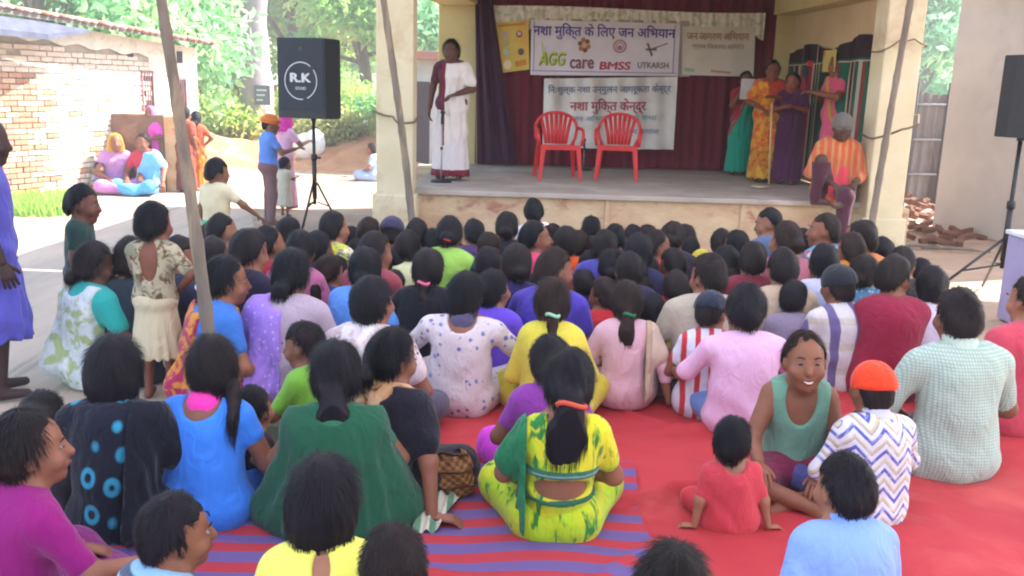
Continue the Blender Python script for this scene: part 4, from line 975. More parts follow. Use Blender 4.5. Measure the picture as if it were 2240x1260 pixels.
def matf(u, v):
    v_ = v*2.75; x = -3.6+(4.20+.10*math.sin(v*14)*.3)*u; y = 1.45+v_+.05*u
    xr_ = at_z(1400+v*0, 1100, 0).x
    return (x+.12*(1-v)*u, y, tz(x, y)*.6+.030+.006*math.sin(x*8+y*2))
b = MB(); b.grid(matf, 110, 80)
tag(obj('mat', b.me(True), m_mat), 'red and purple striped mat under the women in front', 'mat')

# ------------------------------------------------------------------ left brick building
A = at_z(20, 442, 0); Bp = at_z(441, 395, 0); t_ = Vector((Bp.x-A.x, Bp.y-A.y, 0)).normalized(); nn = Vector((t_.y, -t_.x, 0)); LW = (Bp-A).length
rzw = math.atan2(t_.y, t_.x)
house = thing('brick_house', 'low brick and whitewashed house with tiled roof beside the road', 'house', (A.x, A.y, 0), rzw)
# local: x along the wall, -y out to the road
def s_at(u, v=300):     # where the pixel's ray meets the wall plane
    d = ray(u, v); n = nn; k = (Vector((A.x, A.y, 0))-CAMP).dot(n)/d.dot(n); P = CAMP+d*k; return (P-A).dot(t_), P.z
HB = 2.66; HE = at_y(440, 108, Bp.y).z
def wz(s): return HB+(HE-HB)*max(0, min(1, (s+1)/(LW+1)))+.02
m_wash = surf('whitewashed plaster', '#e6dfd2', '#d4cbbd', 3., .9, .4, 30., .1, c3='#bfae9c', s3=1.4)
m_mort = surf('mortar', '#b9ab9a', '#a3927f', 8., .95, .5, 60., .1)
s_brick = s_at(335)[0]
b = MB(); vs = []
b.add([(-1.6, .02, 0), (s_brick, .02, 0), (s_brick, .02, wz(s_brick)), (-1.6, .02, wz(-1.6)), (-1.6, 3, 0), (s_brick, 3, 0), (s_brick, 3, wz(s_brick)), (-1.6, 3, wz(-1.6))], [(0, 1, 2, 3), (7, 6, 5, 4), (3, 2, 6, 7), (4, 0, 3, 7), (1, 5, 6, 2)])
wl_ = obj('wall', b.me(), m_mort, house)
b = MB(); b.add([(s_brick, 0, 0), (LW, 0, 0), (LW, 0, wz(LW)), (s_brick, 0, wz(s_brick)), (s_brick, 3, 0), (LW, 3, 0), (LW, 3, wz(LW)), (s_brick, 3, wz(s_brick))], [(0, 1, 2, 3), (7, 6, 5, 4), (3, 2, 6, 7), (4, 0, 3, 7), (1, 5, 6, 2)])
obj('wall', b.me(), m_wash, house)
# bricks
bmesh_cache = []
for i in range(6):
    r = random.Random(i); b = MB(); w_, h_ = .205, .066; b.box(0, w_, -.018-.004*r.random(), .06, 0, h_); bmesh_cache.append(b.me(bevel=.006))
mats_b = [surf('orange brick', '#c49a82', '#b58468', 14., .9, .5, 50., .1), surf('dark brick', '#b0866f', '#a0745f', 14., .9, .5, 50., .1), surf('pale brick', '#d2b29a', '#c4a088', 14., .9, .5, 50., .1)]
mats_w = [surf('whitewashed brick', '#dccdbf', '#d0b8a6', 9., .9, .5, 50., .1, c3='#c9a28e'), surf('whitewashed brick pale', '#e4dacb', '#d6c5ae', 9., .9, .5, 50., .1, c3='#cdb49a')]
mm = {}
def brick_me(i, m):
    k = (i, m.name)
    if k not in mm: q = bmesh_cache[i].copy(); q.materials.clear(); q.materials.append(m); mm[k] = q
    return mm[k]
s_pier = s_at(88)[0]; rows = []; cnt = 0; rb_ = random.Random(4); rest = MB()
cells = []
nrow = int(HB/.08)
for r_ in range(nrow):
    z = r_*.08+.01; x = -.72+(.11 if r_ % 2 else 0)
    while x < s_brick-.02:
        if z+.07 < wz(x)-.30: cells.append((x, z))
        x += .22
cells.sort(key=lambda c: c[0] < -.25)
for i, (x, z) in enumerate(cells):
    orange = x < s_pier-.12 or (x < s_pier+.12 and rb_.random() < .5) or rb_.random() < .05
    m = rb_.choice(mats_b) if orange else rb_.choice(mats_w)
    if rb_.random() < .015: continue
    dx, dz = rb_.uniform(-.006, .006), rb_.uniform(-.004, .004); dy = rb_.uniform(-.008, .006)
    if cnt < 298:
        q = bpy.data.objects.new('brick', brick_me(rb_.randrange(6), m)); COL.objects.link(q); q.parent = wl_; q.location = (x+dx, dy, z+dz); q.scale = (min(1, (s_brick-x)/.21), 1, 1); cnt += 1
    else: rest.box(x+dx, x+dx+.205, -.018+dy, .05, z+dz, z+dz+.066)
if rest.v: tag(obj('brickwork', rest.me(), mats_w[0], wl_), kind='stuff')
# plaster band above the bricks and windows
b = MB()
n = 30
b.add([(-.8+(s_brick+.8)*i/n, -.022, (wz(-.8+(s_brick+.8)*i/n)-.26-.03*math.sin(i*1.3)) if k == 0 else wz(-.8+(s_brick+.8)*i/n)) for i in range(n+1) for k in (0, 1)], [(2*i, 2*i+2, 2*i+3, 2*i+1) for i in range(n)])
obj('plaster_band', b.me(), m_wash, house)
m_dark = flat('dark opening', '#3a3038', .8); m_wood = surf('old painted wood', '#9a6f70', '#805a5c', 10., .8, .4, 40., .2)
for (u0, v0, u1, v1, nm) in ((309, 158, 334, 238, 'window'), (386, 174, 405, 240, 'window'), (277, 88, 290, 125, 'vent'), (386, 112, 398, 138, 'vent')):
    s0, z1 = s_at(u0, v0); s1, z0 = s_at(u1, v1)
    b = MB(); b.box(s0, s1, -.02, .02, z0, z1); q = obj(nm, b.me(), m_dark, house)
    if nm == 'window':
        t = .03
        b = MB(); b.box(s0-t, s0, -.04, .01, z0-t, z1+t); b.box(s1, s1+t, -.04, .01, z0-t, z1+t); b.box(s0, s1, -.04, .01, z1, z1+t); b.box(s0, s1, -.04, .01, z0-t, z0); obj('frame', b.me(), m_wood, q)
        for k in range(3): b = MB(); x = s0+(s1-s0)*(k+1)/4; b.box(x-.006, x+.006, -.035, -.022, z0, z1); obj('bar', b.me(), m_wood, q)
# roof: boards slope down to the road, clay tiles on top
b = MB(); 
def rp(s, y, o=0): return (s, y, wz(s)+.03+(y+.42)*.13+o)
b.add([rp(-1.7, -.42), rp(LW+.12, -.42), rp(LW+.12, 2.2), rp(-1.7, 2.2), rp(-1.7, -.42, .05), rp(LW+.12, -.42, .05), rp(LW+.12, 2.2, .05), rp(-1.7, 2.2, .05)], [(0, 3, 2, 1), (4, 5, 6, 7), (0, 1, 5, 4), (1, 2, 6, 5), (2, 3, 7, 6), (3, 0, 4, 7)])
roof = obj('roof', b.me(), surf('roof boards', '#8a8078', '#6f665f', 6., .9, .3, 30., .1), house)
tm = MB(); tm.tube([(0, 0, 0), (0, .36, .05)], [.062, .05], 10, True, .5); tmes = [tm.me(True).copy() for _ in range(3)]
for q, c in zip(tmes, ('#a8796a', '#94695a', '#b99a8a')): q.materials.append(surf('clay tile '+c, c, None, 8., .9, .4, 40., .1))
rt = random.Random(2)
for j in range(6):
    for i in range(int((LW+1.7)/.14)):
        s = -1.6+i*.14
        if j > 1 and (i+j) % 1: continue
        q = bpy.data.objects.new('tile', rt.choice(tmes)); COL.objects.link(q); q.parent = roof; y = -.46+j*.30; q.location = (s+rt.uniform(-.01, .01), y, rp(s, y)[2]+.055+rt.uniform(0, .012)); q.rotation_euler = (0, 0, rt.uniform(-.05, .05))
# projecting dark roof end at the far left
p = at_y(20, 60, 11.4); b = MB(); b.add([(-1.5, -.75, 2.34), (.28, -.72, 2.30), (1.25, -.44, 2.46), (-1.5, -.30, 2.62), (-1.5, -.75, 2.42), (.28, -.72, 2.38), (1.25, -.44, 2.50), (-1.5, -.30, 2.70)], [(0, 3, 2, 1), (4, 5, 6, 7), (0, 1, 5, 4), (1, 2, 6, 5), (2, 3, 7, 6), (3, 0, 4, 7)])
obj('lean_to_roof', b.me(), surf('slate sheet', '#5c5f70', '#4a4c5c', 5., .7, .3, 30., .2), house)
# block wall standing out from the house
w0 = at_z(248, 413, 0); wtop = 1.16
bw = thing('block_wall', 'low brown block wall jutting from the house behind the seated women', 'wall', (0, 0, 0))
s0 = s_at(246, 330)[0]; P0 = Vector((A.x, A.y, 0))+t_*s0; d_ = Vector((1, -.05, 0)); Lb = at_y(362, 330, P0.y).x-P0.x
b = MB(); y0 = P0.y
b.box(P0.x-.05, P0.x+Lb, y0-.02, y0+.38, 0, 1.24); obj('core', b.me(bevel=.02), surf('brown mud plaster', '#8f6f5e', '#7d5d50', 5., .9, .5, 25., .1, c3='#a07a68'), bw)
b = MB(); b.box(P0.x+Lb+.002, P0.x+Lb+.20, y0-.04, y0+.40, 0, 1.22); obj('sunlit_end', b.me(bevel=.02), surf('sunlit ochre plaster', '#cf9a6a', '#dcb48a', 5., .9, .3, 25., .1, c3='#c4593c'), bw)  # end of the wall in sun, that light put into its paler colour
# ------------------------------------------------------------------ hut with green door far left centre
g0 = at_z(448, 322, 0); g1 = at_z(500, 322, 0); zt = at_y(450, 182, g0.y).z
hut = thing('hut', 'small brick hut with a green door at the end of the road', 'hut', (g0.x-.05, g0.y, 0), 0)
wH = zt; wid = 1.5
b = MB(); b.box(-.4, wid, 0, 2.4, 0, wH); obj('wall', b.me(), surf('hut brick', '#b98a68', '#a37253', 9., .9, .5, 40., .1, c3='#8f5a3e'), hut)
b = MB(); b.box(-.05, .45, -.03, -.002, 0, wH*.93); dr = obj('door', b.me(bevel=.01), surf('green door', '#2f8a74', '#27705f', 6., .7, .2, 30., .2), hut)
for k in range(4): b = MB(); b.box(-.04, .44, -.045, -.031, .2+k*wH*.22, .26+k*wH*.22); obj('rail', b.me(), surf('green door', '#2f8a74', '#27705f', 6., .7, .2, 30., .2), dr)
b = MB(); b.box(-.7, wid+.4, -.5, 2.6, wH+.002, wH+.10); obj('roof', b.me(bevel=.02), flat('grey sheet roof', '#8d8a8c', .8), hut)
# white gate posts
for i, (u, v1) in enumerate(((512, 205), (535, 196))):
    P = at_z(u, 318, 0); zt = at_y(u, v1, P.y).z; b = MB(); b.box(-.14, .14, -.14, .14, 0, zt); b.box(-.18, .18, -.18, .18, zt+.001, zt+.09)
    e = thing('gate_post', ('white gate post right beside the hut', 'white gate post nearest the big tree trunk')[i], 'post', (P.x, P.y, 0)); b = MB(); b.box(-.14, .14, -.14, .14, 0, zt); obj('shaft', b.me(bevel=.01), m_wash, e); b = MB(); b.box(-.18, .18, -.18, .18, zt+.002, zt+.09); obj('cap_stone', b.me(bevel=.01), m_wash, e)

# ------------------------------------------------------------------ far right wall, fence, gap
R0 = at_z(2038, 500, 0); R1 = at_z(2240, 540, 0); dR = Vector((R1.x-R0.x, R1.y-R0.y, 0)).normalized(); nR = Vector((dR.y, -dR.x, 0))
R2 = R0+dR*3.2; b = MB(); back = -nR*.35
vs = [(R0.x, R0.y, 0), (R2.x, R2.y, 0), (R2.x+back.x, R2.y+back.y, 0), (R0.x+back.x, R0.y+back.y, 0)]; vs += [(x+(.0 if i in (1, 2) else .0), y, 3.4) for i, (x, y, z) in enumerate(vs)]
b.add(vs, [(0, 3, 2, 1), (4, 5, 6, 7), (0, 1, 5, 4), (1, 2, 6, 5), (2, 3, 7, 6), (3, 0, 4, 7)])
bd = thing('side_building', 'plain grey plastered building wall at the right edge', 'building', (0, 0, 0)); obj('wall', b.me(bevel=.02), surf('grey plaster', '#aeacb0', '#a09ea3', 1.2, .85, .25, 20., .15, c3='#949298'), bd)
vs = [(R0.x-.5, R0.y-.9, 3.4), (R2.x, R2.y-.7, 3.4), (R2.x+.5, R2.y+2, 3.4), (R0.x-.1, R0.y+1.2, 3.4)]; vs += [(x, y, 3.55) for x, y, z in vs]
b = MB(); b.add(vs, [(0, 3, 2, 1), (4, 5, 6, 7), (0, 1, 5, 4), (1, 2, 6, 5), (2, 3, 7, 6), (3, 0, 4, 7)]); obj('roof_slab', b.me(), m_plas, bd)
# fence in the gap
yf = 16.2; fx0 = at_y(1970, 300, yf).x-.3; fx1 = at_y(2075, 300, yf).x+.5; fz = at_y(2020, 200, yf).z
fe = thing('fence', 'grey corrugated sheet fence in the gap right of the stage', 'fence', (fx0, yf, 0)); Wf = fx1-fx0
b = MB(); b.grid(lambda u, v: (u*Wf, .02*math.sin(u*Wf*42), .05+v*(fz-.05)+(.05*math.sin(u*9) if v > .5 else 0)), 120, 3); obj('sheet', b.me(True), surf('rusty grey sheet', '#6d625f', '#7f7672', 3., .6, .3, 20., .3, c3='#5a4844', stretch=(1, 1, .4)), fe)
for z in (.55, 1.15, 1.75): b = MB(); b.tube([(-.1, -.05, z), (Wf+.1, -.05, z+.03)], .018, 8); obj('rail', b.me(True), flat('pale rail', '#9a9494', .6), fe)
for x in (.45, 1.0): b = MB(); b.tube([(x, -.06, 0), (x+.03, -.06, fz+.15)], .03, 8); obj('post', b.me(True), flat('dark post', '#4a4240', .8), fe)
# rubble bricks on the ground by the right wall
m_rub = surf('dusty dark brick', '#7d5a4a', '#6a4b3f', 14., .9, .5, 50., .1)
hp_ = thing('brick_heap', 'heap of loose dark bricks and rubble lying beside the right pillar', 'rubble', (0, 0, 0)); rr_ = random.Random(9)
for i in range(34):
    u = rr_.uniform(1985, 2150); v = rr_.uniform(498, 545); P = at_z(u, v, 0)
    b_ = bpy.data.objects.new('brick', brick_me(i % 6, m_rub)); COL.objects.link(b_); b_.parent = hp_; b_.location = (P.x, P.y, rr_.uniform(.0, .05)); b_.rotation_euler = (rr_.uniform(-.3, .3), rr_.uniform(-.3, .3), rr_.uniform(0, 3))
for i in range(26):
    u = rr_.uniform(1975, 2040); P = at_z(u, rr_.uniform(462, 500), 0)
    b_ = bpy.data.objects.new('brick', brick_me(i % 6, m_rub)); COL.objects.link(b_); b_.parent = hp_; b_.location = (P.x, P.y, rr_.uniform(.0, .30)); b_.rotation_euler = (rr_.uniform(-.4, .4), rr_.uniform(-.4, .4), rr_.uniform(0, 3))
# scattered sticks
for i, (u, v, L, a) in enumerate(((2010, 545, .9, .1), (2090, 552, .8, -.25))):
    P = at_z(u, v, 0); b = MB(); b.tube([(-L/2, 0, .03), (0, .03, .045), (L/2, .02, .03)], [.02, .022, .012], 8); q = obj('stick', b.me(True), m_bam, None, (P.x, P.y, 0), (0, 0, a)); tag(q, ('dry stick on the ground nearest the right pillar', 'dry stick on the ground below the grey wall')[i], 'stick')

# ------------------------------------------------------------------ vegetation
def leafmat(name, c1, c2, c3=None):
    N = NT(name, .55, .3); oi = N.n('ShaderNodeNewGeometry'); n = oi.outputs['Random Per Island']
    col = N.mix(n, (*lin(c1), 1), (*lin(c2), 1))
    if c3: col = N.mix(N.step(N.noise(N.co(), .7), .5, .62), col, (*lin(c3), 1))
    N.done(col); tr = N.n('ShaderNodeBsdfTranslucent'); N.t.links.new(col, tr.inputs[0]); mx = N.n('ShaderNodeMixShader', {0: .55})
    out = N.t.nodes['Material Output']; N.t.links.new(N.b.outputs[0], mx.inputs[1]); N.t.links.new(tr.outputs[0], mx.inputs[2]); N.t.links.new(mx.outputs[0], out.inputs[0]); return N.m
def leaves(blobs, n, size, seed):
    r = np.random.RandomState(seed); B = np.array([(*c, *rad) for c, rad in blobs]); vol = B[:, 3:].prod(1)**.7; pr = vol/vol.sum()
    ncl = max(40, n//26); bi = r.choice(len(B), ncl, p=pr); d = r.normal(size=(ncl, 3)); d /= np.linalg.norm(d, axis=1)[:, None]; rad = r.rand(ncl)**.40
    cc = B[bi, :3]+d*rad[:, None]*B[bi, 3:]
    ci = r.randint(0, ncl, n); c = cc[ci]+r.normal(size=(n, 3))*size*2.2
    t = r.normal(size=(n, 3)); t[:, 2] -= .35; t /= np.linalg.norm(t, axis=1)[:, None]; q = r.normal(size=(n, 3)); q = np.cross(t, q); q /= np.linalg.norm(q, axis=1)[:, None]
    s = size*(.6+.8*r.rand(n))[:, None]
    V = np.stack([c-t*s, c+q*s*.42, c+t*s, c-q*s*.42], 1).reshape(-1, 3); Q = np.arange(n*4).reshape(-1, 4); return V, Q
def tree(x, y, h, cr_, label, n, size, cols, seed, name='tree', trunk=.16, lowc=.35, z0=0):
    r = random.Random(seed); e = thing(name, label, 'tree' if name == 'tree' else 'bush', (x, y, z0), 0, None)
    b = MB(); top = Vector((r.uniform(-.3, .3), r.uniform(-.3, .3), h*.62)); b.tube([(0, 0, -.1), (.05, 0, h*.2), (top.x*.5, top.y*.5, h*.4), top], [trunk*1.3, trunk, trunk*.8, trunk*.5], 10)
    blobs = []
    for i in range(9):
        a = i*2.4+r.random(); el_ = r.uniform(.15, 1.); R_ = cr_*r.uniform(.35, .95)*math.sqrt(max(.05, 1-(el_-.4)**2)); c = Vector((math.cos(a)*R_, math.sin(a)*R_, h*(lowc+(1-lowc)*el_*.9))); st = Vector((top.x*.6, top.y*.6, h*r.uniform(.25, .5)))
        b.tube([st, st.lerp(c, .5)+Vector((0, 0, .15)), c], [trunk*.42, trunk*.28, trunk*.1], 6); k = cr_*r.uniform(.28, .5); blobs.append((tuple(c), (k, k, k*.75)))
    blobs.append(((top.x, top.y, h*.8), (cr_*.5, cr_*.5, h*.18)))
    obj('trunk', b.me(True), surf('bark', '#8a7a6c', '#6c5d50', 7., .95, .8, 20., .1, stretch=(1, 1, .3)), e)
    V, Q = leaves(blobs, n, size, seed); me = np_mesh(V, Q); me.polygons.foreach_set('use_smooth', np.zeros(len(Q), bool)); tag(obj('crown', me, leafmat('leaves', *cols), e), kind='stuff'); return e
G1 = ('#8fc068', '#b4d880', '#d0dc8c'); G2 = ('#7fb88a', '#a4d49c', '#c4e2ac'); G3 = ('#9cc86c', '#d0de80', '#e6e094')
TR = [q if q[2] > 26 else q for q in [(395, 120, 30, 5.2, 2.2, G2, 'broad pale green tree rising behind the tiled roof near the leaning pole'), (230, 40, 21, 6.2, 2.6, G2, 'green tree behind the middle of the tiled roof'), (90, 10, 19, 6.0, 2.2, G1, 'green tree behind the left end of the tiled roof'),
      (640, 40, 27, 9, 3.4, G3, 'tall yellow-green tree behind the R.K loudspeaker'), (740, 60, 31, 9.5, 3.6, G3, 'large sunlit tree between the loudspeaker and the left pillar'), (800, 120, 25, 6.5, 2.4, G1, 'leafy tree close to the left pillar of the stage'),
      (480, 110, 29, 6.6, 2.5, G1, 'bright green tree behind the hut with the green door'), (930, 90, 24, 5.2, 1.6, G2, 'green tree seen between the two left pillars'), (2010, 70, 24, 5., 1.4, G2, 'small leafy tree seen in the gap right of the stage'), (860, 60, 34, 9, 3., G2, 'far tree behind the left front pillar')]]
for i, (u, v, y, h, c, g, lb) in enumerate(TR):
    if y > 22: y += 5; h += 1
    x = at_y(u, 200, y).x; tree(x, y, h, c, lb, int(6800+c*3000), .085+.0022*y, g, 50+i, trunk=.13+.01*h, lowc=.16)
BU = [(500, 250, 26.6, 1.5, .9), (668, 260, 25.5, 1.5, .8), (720, 250, 25.5, 1.7, .9), (790, 240, 25, 1.6, .9), (850, 250, 24.5, 1.5, .9), (480, 250, 24.6, 1.3, .8), (740, 300, 21.8, .9, .7), (520, 290, 23.2, .9, .7)]
BL = ['bush far behind the hut with the green door', 'bush below the left side of the loudspeaker', 'tall bush right behind the loudspeaker pole', 'yellow-green bush left of the front pillar', 'bush hidden partly by the left front pillar', 'low bush beside the green door hut', 'small dry bush on the earth bank', 'low bush by the white gate posts']
for i, ((u, v, y, h, c), lb) in enumerate(zip(BU, BL)):
    x = at_y(u, 250, y).x; tree(x, y, h, c, lb, 4200, .075, (G1, G3, G1, G3, G2, G3, ('#8f9a5c', '#b7b27a'), G3)[i], 80+i, 'bush', .03, .12, .1)
# tall pale trunk with a notice board
T0 = at_z(560, 335, 0); wT = (at_y(596, 300, T0.y)-at_y(528, 300, T0.y)).length/2; xt = at_y(558, 0, T0.y).x
e = thing('tree', 'tall pale lilac-grey tree trunk rising out of frame behind the man in the turban', 'tree', (T0.x, T0.y, 0)); rt_ = random.Random(5)
pts = [Vector(((xt-T0.x)*t/3.9*1.02+.05*math.sin(t*1.5), 0, t)) for t in np.linspace(-.1, 9, 26)]
b = MB(); b.tube(pts, [wT*1.35]+[wT*(1.08-.025*i)+.02*math.sin(i*2.1) for i in range(25)], 16); me = b.me(True)
for v_ in me.vertices: a = math.atan2(v_.co.y, v_.co.x); v_.co.x *= 1+.05*math.sin(5*a+v_.co.z); v_.co.y *= 1+.05*math.sin(4*a+v_.co.z*1.3)
obj('trunk', me, surf('pale bark', '#a599a0', '#8f8288', 3., .9, .7, 14., .1, c3='#b9aab0', stretch=(1, 1, .3)), e)
bl = []
for i in range(8):
    a = i*.8; c = (math.cos(a)*2.4, math.sin(a)*2.4, 7.6+.8*math.sin(i*2)); b = MB(); b.tube([(0, 0, 6.2), (c[0]*.5, c[1]*.5, 7.2), c], [.2, .12, .05], 6); obj('branch', b.me(True), surf('pale bark', '#a599a0', '#8f8288', 3., .9, .7, 14., .1, c3='#b9aab0', stretch=(1, 1, .3)), e); bl.append((c, (1.2, 1.2, .8)))
V, Q = leaves(bl, 9000, .13, 99); me = np_mesh(V, Q); tag(obj('crown', me, leafmat('leaves', *G1), e), kind='stuff')
P = at_y(556, 186, T0.y-.45); P2 = at_y(592, 230, T0.y-.45); b = MB(); b.box(P.x, P2.x, P.y-.03, P.y, P2.z, P.z)
e = thing('notice_board', 'small dark notice board with white marks fixed to the pale tree trunk', 'notice board', (0, 0, 0)); obj('board', b.me(bevel=.01), flat('grey board', '#5f6672', .7), e)
for k in range(3): b = MB(); z = P.z-(P.z-P2.z)*(.25+.25*k); b.box(P.x+.06, P2.x-.08-.05*k, P.y-.036, P.y-.031, z-.02, z+.02); obj('line_mark', b.me(), flat('white marks', '#b8c4cc', .7), e)
# grass tufts at the wall foot
def tufts(name, label, pts, n, hgt, col, seed):
    r = random.Random(seed); V = []; Q = []
    for i in range(n):
        x, y = pts(r); h = hgt*r.uniform(.4, 1.2); a = r.uniform(0, 6.28); dx, dy = math.cos(a)*.012, math.sin(a)*.012; lx, ly = r.uniform(-.4, .4)*h, r.uniform(-.4, .4)*h; k = len(V)
        V += [(x-dx, y-dy, 0), (x+dx, y+dy, 0), (x+lx+dx*.3, y+ly+dy*.3, h), (x+lx-dx*.3, y+ly-dy*.3, h)]; Q.append((k, k+1, k+2, k+3))
    o = obj(name, np_mesh(np.array(V), np.array(Q)), leafmat('grass blades', *col)); tag(o, label, 'grass', kind='stuff')
def pw(r):
    u = r.uniform(20, 150); P = at_z(u, r.uniform(428, 470) if r.random() < .7 else r.uniform(440, 475), 0); return P.x, P.y
tufts('grass', 'bright green weeds at the foot of the brick wall', pw, 2600, .16, ('#7fae48', '#b7cf7a'), 3)
def pw2(r):
    P = at_z(r.uniform(455, 830), r.uniform(325, 352), 0); return P.x, P.y
tufts('grass', 'dry weeds along the earth bank behind the road', pw2, 2500, .35, ('#8f9a4c', '#c0b070'), 4)
# bits between the two left pillars: blue tank on legs and a low house far behind
P = at_z(935, 330, 0)
fh = thing('far_house', 'small house with red roof edge seen between the left pillars', 'house', (at_y(930, 200, 20).x, 20, 0)); b = MB(); b.box(-.5, 1.3, 0, 3, 0, 2.35); obj('wall', b.me(), surf('grey blue wall', '#8f98a0', '#a3a8a8', 2., .9, .2), fh); b = MB(); b.box(-.6, 1.5, -.5, 3.3, 2.352, 2.52); obj('roof', b.me(bevel=.02), surf('red roof edge', '#9a5a52', '#8a6a60', 4., .9, .3), fh); b = MB(); b.box(-.6, .1, -.02, -.002, 0, 1.9); obj('door', b.me(), m_dark, fh)
# green litter bin and white sacks on the bank
P = at_z(778, 345, .0); b = MB(); b.tube([(0, 0, 0), (0, 0, .05), (0, 0, .62)], [.26, .27, .33], 18); e = thing('bin', 'dark green tub standing on the earth bank left of the pillar', 'tub', (P.x, P.y, .25)); obj('tub', b.me(True), flat('green plastic', '#4f7d68', .5), e); b = MB(); b.tube([(0, 0, .62), (0, 0, .66)], [.35, .35], 18); obj('rim', b.me(True), flat('pale rim', '#a9c0b4', .5), e)
for i, (u, v) in enumerate(((664, 292), (688, 300))):
    P = at_y(u, v+20, 20.5); b = MB(); b.sph((0, 0, 0), (.24, .18, .30), 14, 10); me = b.me(True)
    for q in me.vertices: q.co *= 1+.09*math.sin(q.co.x*23+i)*math.cos(q.co.z*19)
    q = obj('sack', me, fabric('#d8dcdc'), None, (P.x, P.y, P.z)); 
    q.location.z = max(bank(P.x, P.y)+.25, .3); tag(q, ('white sack on the bank just left of the speaker pole', 'white sack on the bank right at the speaker pole')[i], 'sack')
# woven brown bag on the mat
P = at_z(990, 1092, .03); N = NT('woven bag', .7, .3); wv = N.m_('MULTIPLY', N.m_('SINE', N.m_('MULTIPLY', N.n('ShaderNodeSeparateXYZ', {0: N.co()}).outputs[2], 190.)), N.m_('SINE', N.m_('MULTIPLY', N.n('ShaderNodeSeparateXYZ', {0: N.co()}).outputs[0], 150.)))
m_bag = N.done(N.mix(N.step(N.m_('ADD', wv, N.m_('MULTIPLY', N.noise(N.co(), 25.), .8)), .1, .6), (*lin('#6a4024'), 1), (*lin('#94673c'), 1)), N.bump(wv, .6, .008))
e = thing('handbag', 'brown woven bag resting on the striped mat beside the green shawl', 'bag', (P.x, P.y+.02, .04), .3)
b = MB()
def bagf(u, v):
    a = u*2*math.pi; p = math.sin(math.pi*(.06+.88*v))**.5; ca, sa = math.cos(a), math.sin(a); sq = lambda t: math.copysign(abs(t)**.7, t)
    return (.105*p*sq(ca)*(1.1-.25*v)+.012*math.sin(v*9), .07*p*sq(sa)+.04*v+.009*math.sin(a*5+v*8), .19*v+.012*math.sin(a*2+1))
b.grid(bagf, 36, 18); obj('pouch', b.me(True), m_bag, e)
b = MB(); b.tube([(-.07, .06, .17), (-.05, .01, .205), (.02, -.02, .20), (.07, .02, .18)], .007, 8); obj('handle', b.me(True), flat('brown leather', '#4a2a18', .5), e)
for z in (.06, .13): b = MB(); b.tube([(bagf(u, z/.21)[0]*1.04, bagf(u, z/.21)[1]*1.04-.001, z) for u in np.linspace(0, 1, 25)], .005, 6, False); obj('band', b.me(True), flat('brown leather', '#4a2a18', .5), e)

# ------------------------------------------------------------------ haze volume added to wash out the overexposed background
hz = bpy.data.materials.new('haze'); hz.use_nodes = True; ht = hz.node_tree; ht.nodes.remove(ht.nodes['Principled BSDF'])
pv = ht.nodes.new('ShaderNodeVolumePrincipled'); pv.inputs['Color'].default_value = (.95, .97, 1, 1); pv.inputs['Density'].default_value = HAZE; pv.inputs['Anisotropy'].default_value = .2
ht.links.new(pv.outputs[0], ht.nodes['Material Output'].inputs['Volume'])
if HAZE > 0:
    b = MB(); b.box(-45, 45, -12, 60, -1.1, 13.5); tag(obj('haze', b.me(), hz), kind='stuff')
# ------------------------------------------------------------------ the crowd
GA = 'people seated on the ground watching the stage'
def place(u, v, w=None, vb=None, hs=None, lo=.58, hi=.94, hhk=1., y=None):
    if y: P = at_y(u, v, y); return P, P.z
    if hs: P = at_z(u, v, hs); return P, hs
    if vb:
        B = at_z(u, vb, 0); P = at_y(u, v, B.y+.19); return P, P.z
    H = .8
    for _ in range(12):
        s = (H-.135)/.695; hw = .187*(.60+.48*s)/1.08*hhk; P = at_c(u, v, F*hw/w); H = .5*H+.5*max(lo, min(hi, P.z))
    return at_z(u, v, H), H
SKINS = ['#90604a', '#825240', '#9c6a52', '#8a5844']; HAIRS = ['#17121b', '#1f161a', '#120f17', '#281a18', '#1a141c', '#21181a']
cr2 = random.Random(21)
def P(label, u, v, w=None, vb=None, hs=None, y=None, **kw):
    q, H = place(u, v, w, vb, hs, hhk=kw.get('hhk', 1.), y=y)
    d = q.y; kw.setdefault('h', .0095 if d < 4.3 else .0125 if d < 5.6 else .016)
    if 'yaw' not in kw:
        kw['yaw'] = math.degrees(math.atan2(-(1.3-q.x), 12-q.y))*.8+cr2.uniform(-14, 14); kw.setdefault('hyaw', cr2.gauss(0, 19) if d > 4.6 else cr2.uniform(-12, 12)); kw.setdefault('hhk', cr2.uniform(.93, 1.07))
    kw.setdefault('sl', cr2.uniform(.4, 1.0)); kw.setdefault('sk', cr2.choice(SKINS)); kw.setdefault('hc', cr2.choice(HAIRS)); kw.setdefault('nod', cr2.uniform(-6, 14)); kw.setdefault('tilt', cr2.uniform(-5, 5))
    kw.setdefault('lean', (cr2.uniform(-.04, .04), cr2.uniform(-.04, .05)))
    e, k = person(label, (q.x, q.y-.01), H, group=kw.pop('group', GA), **kw); return e, k
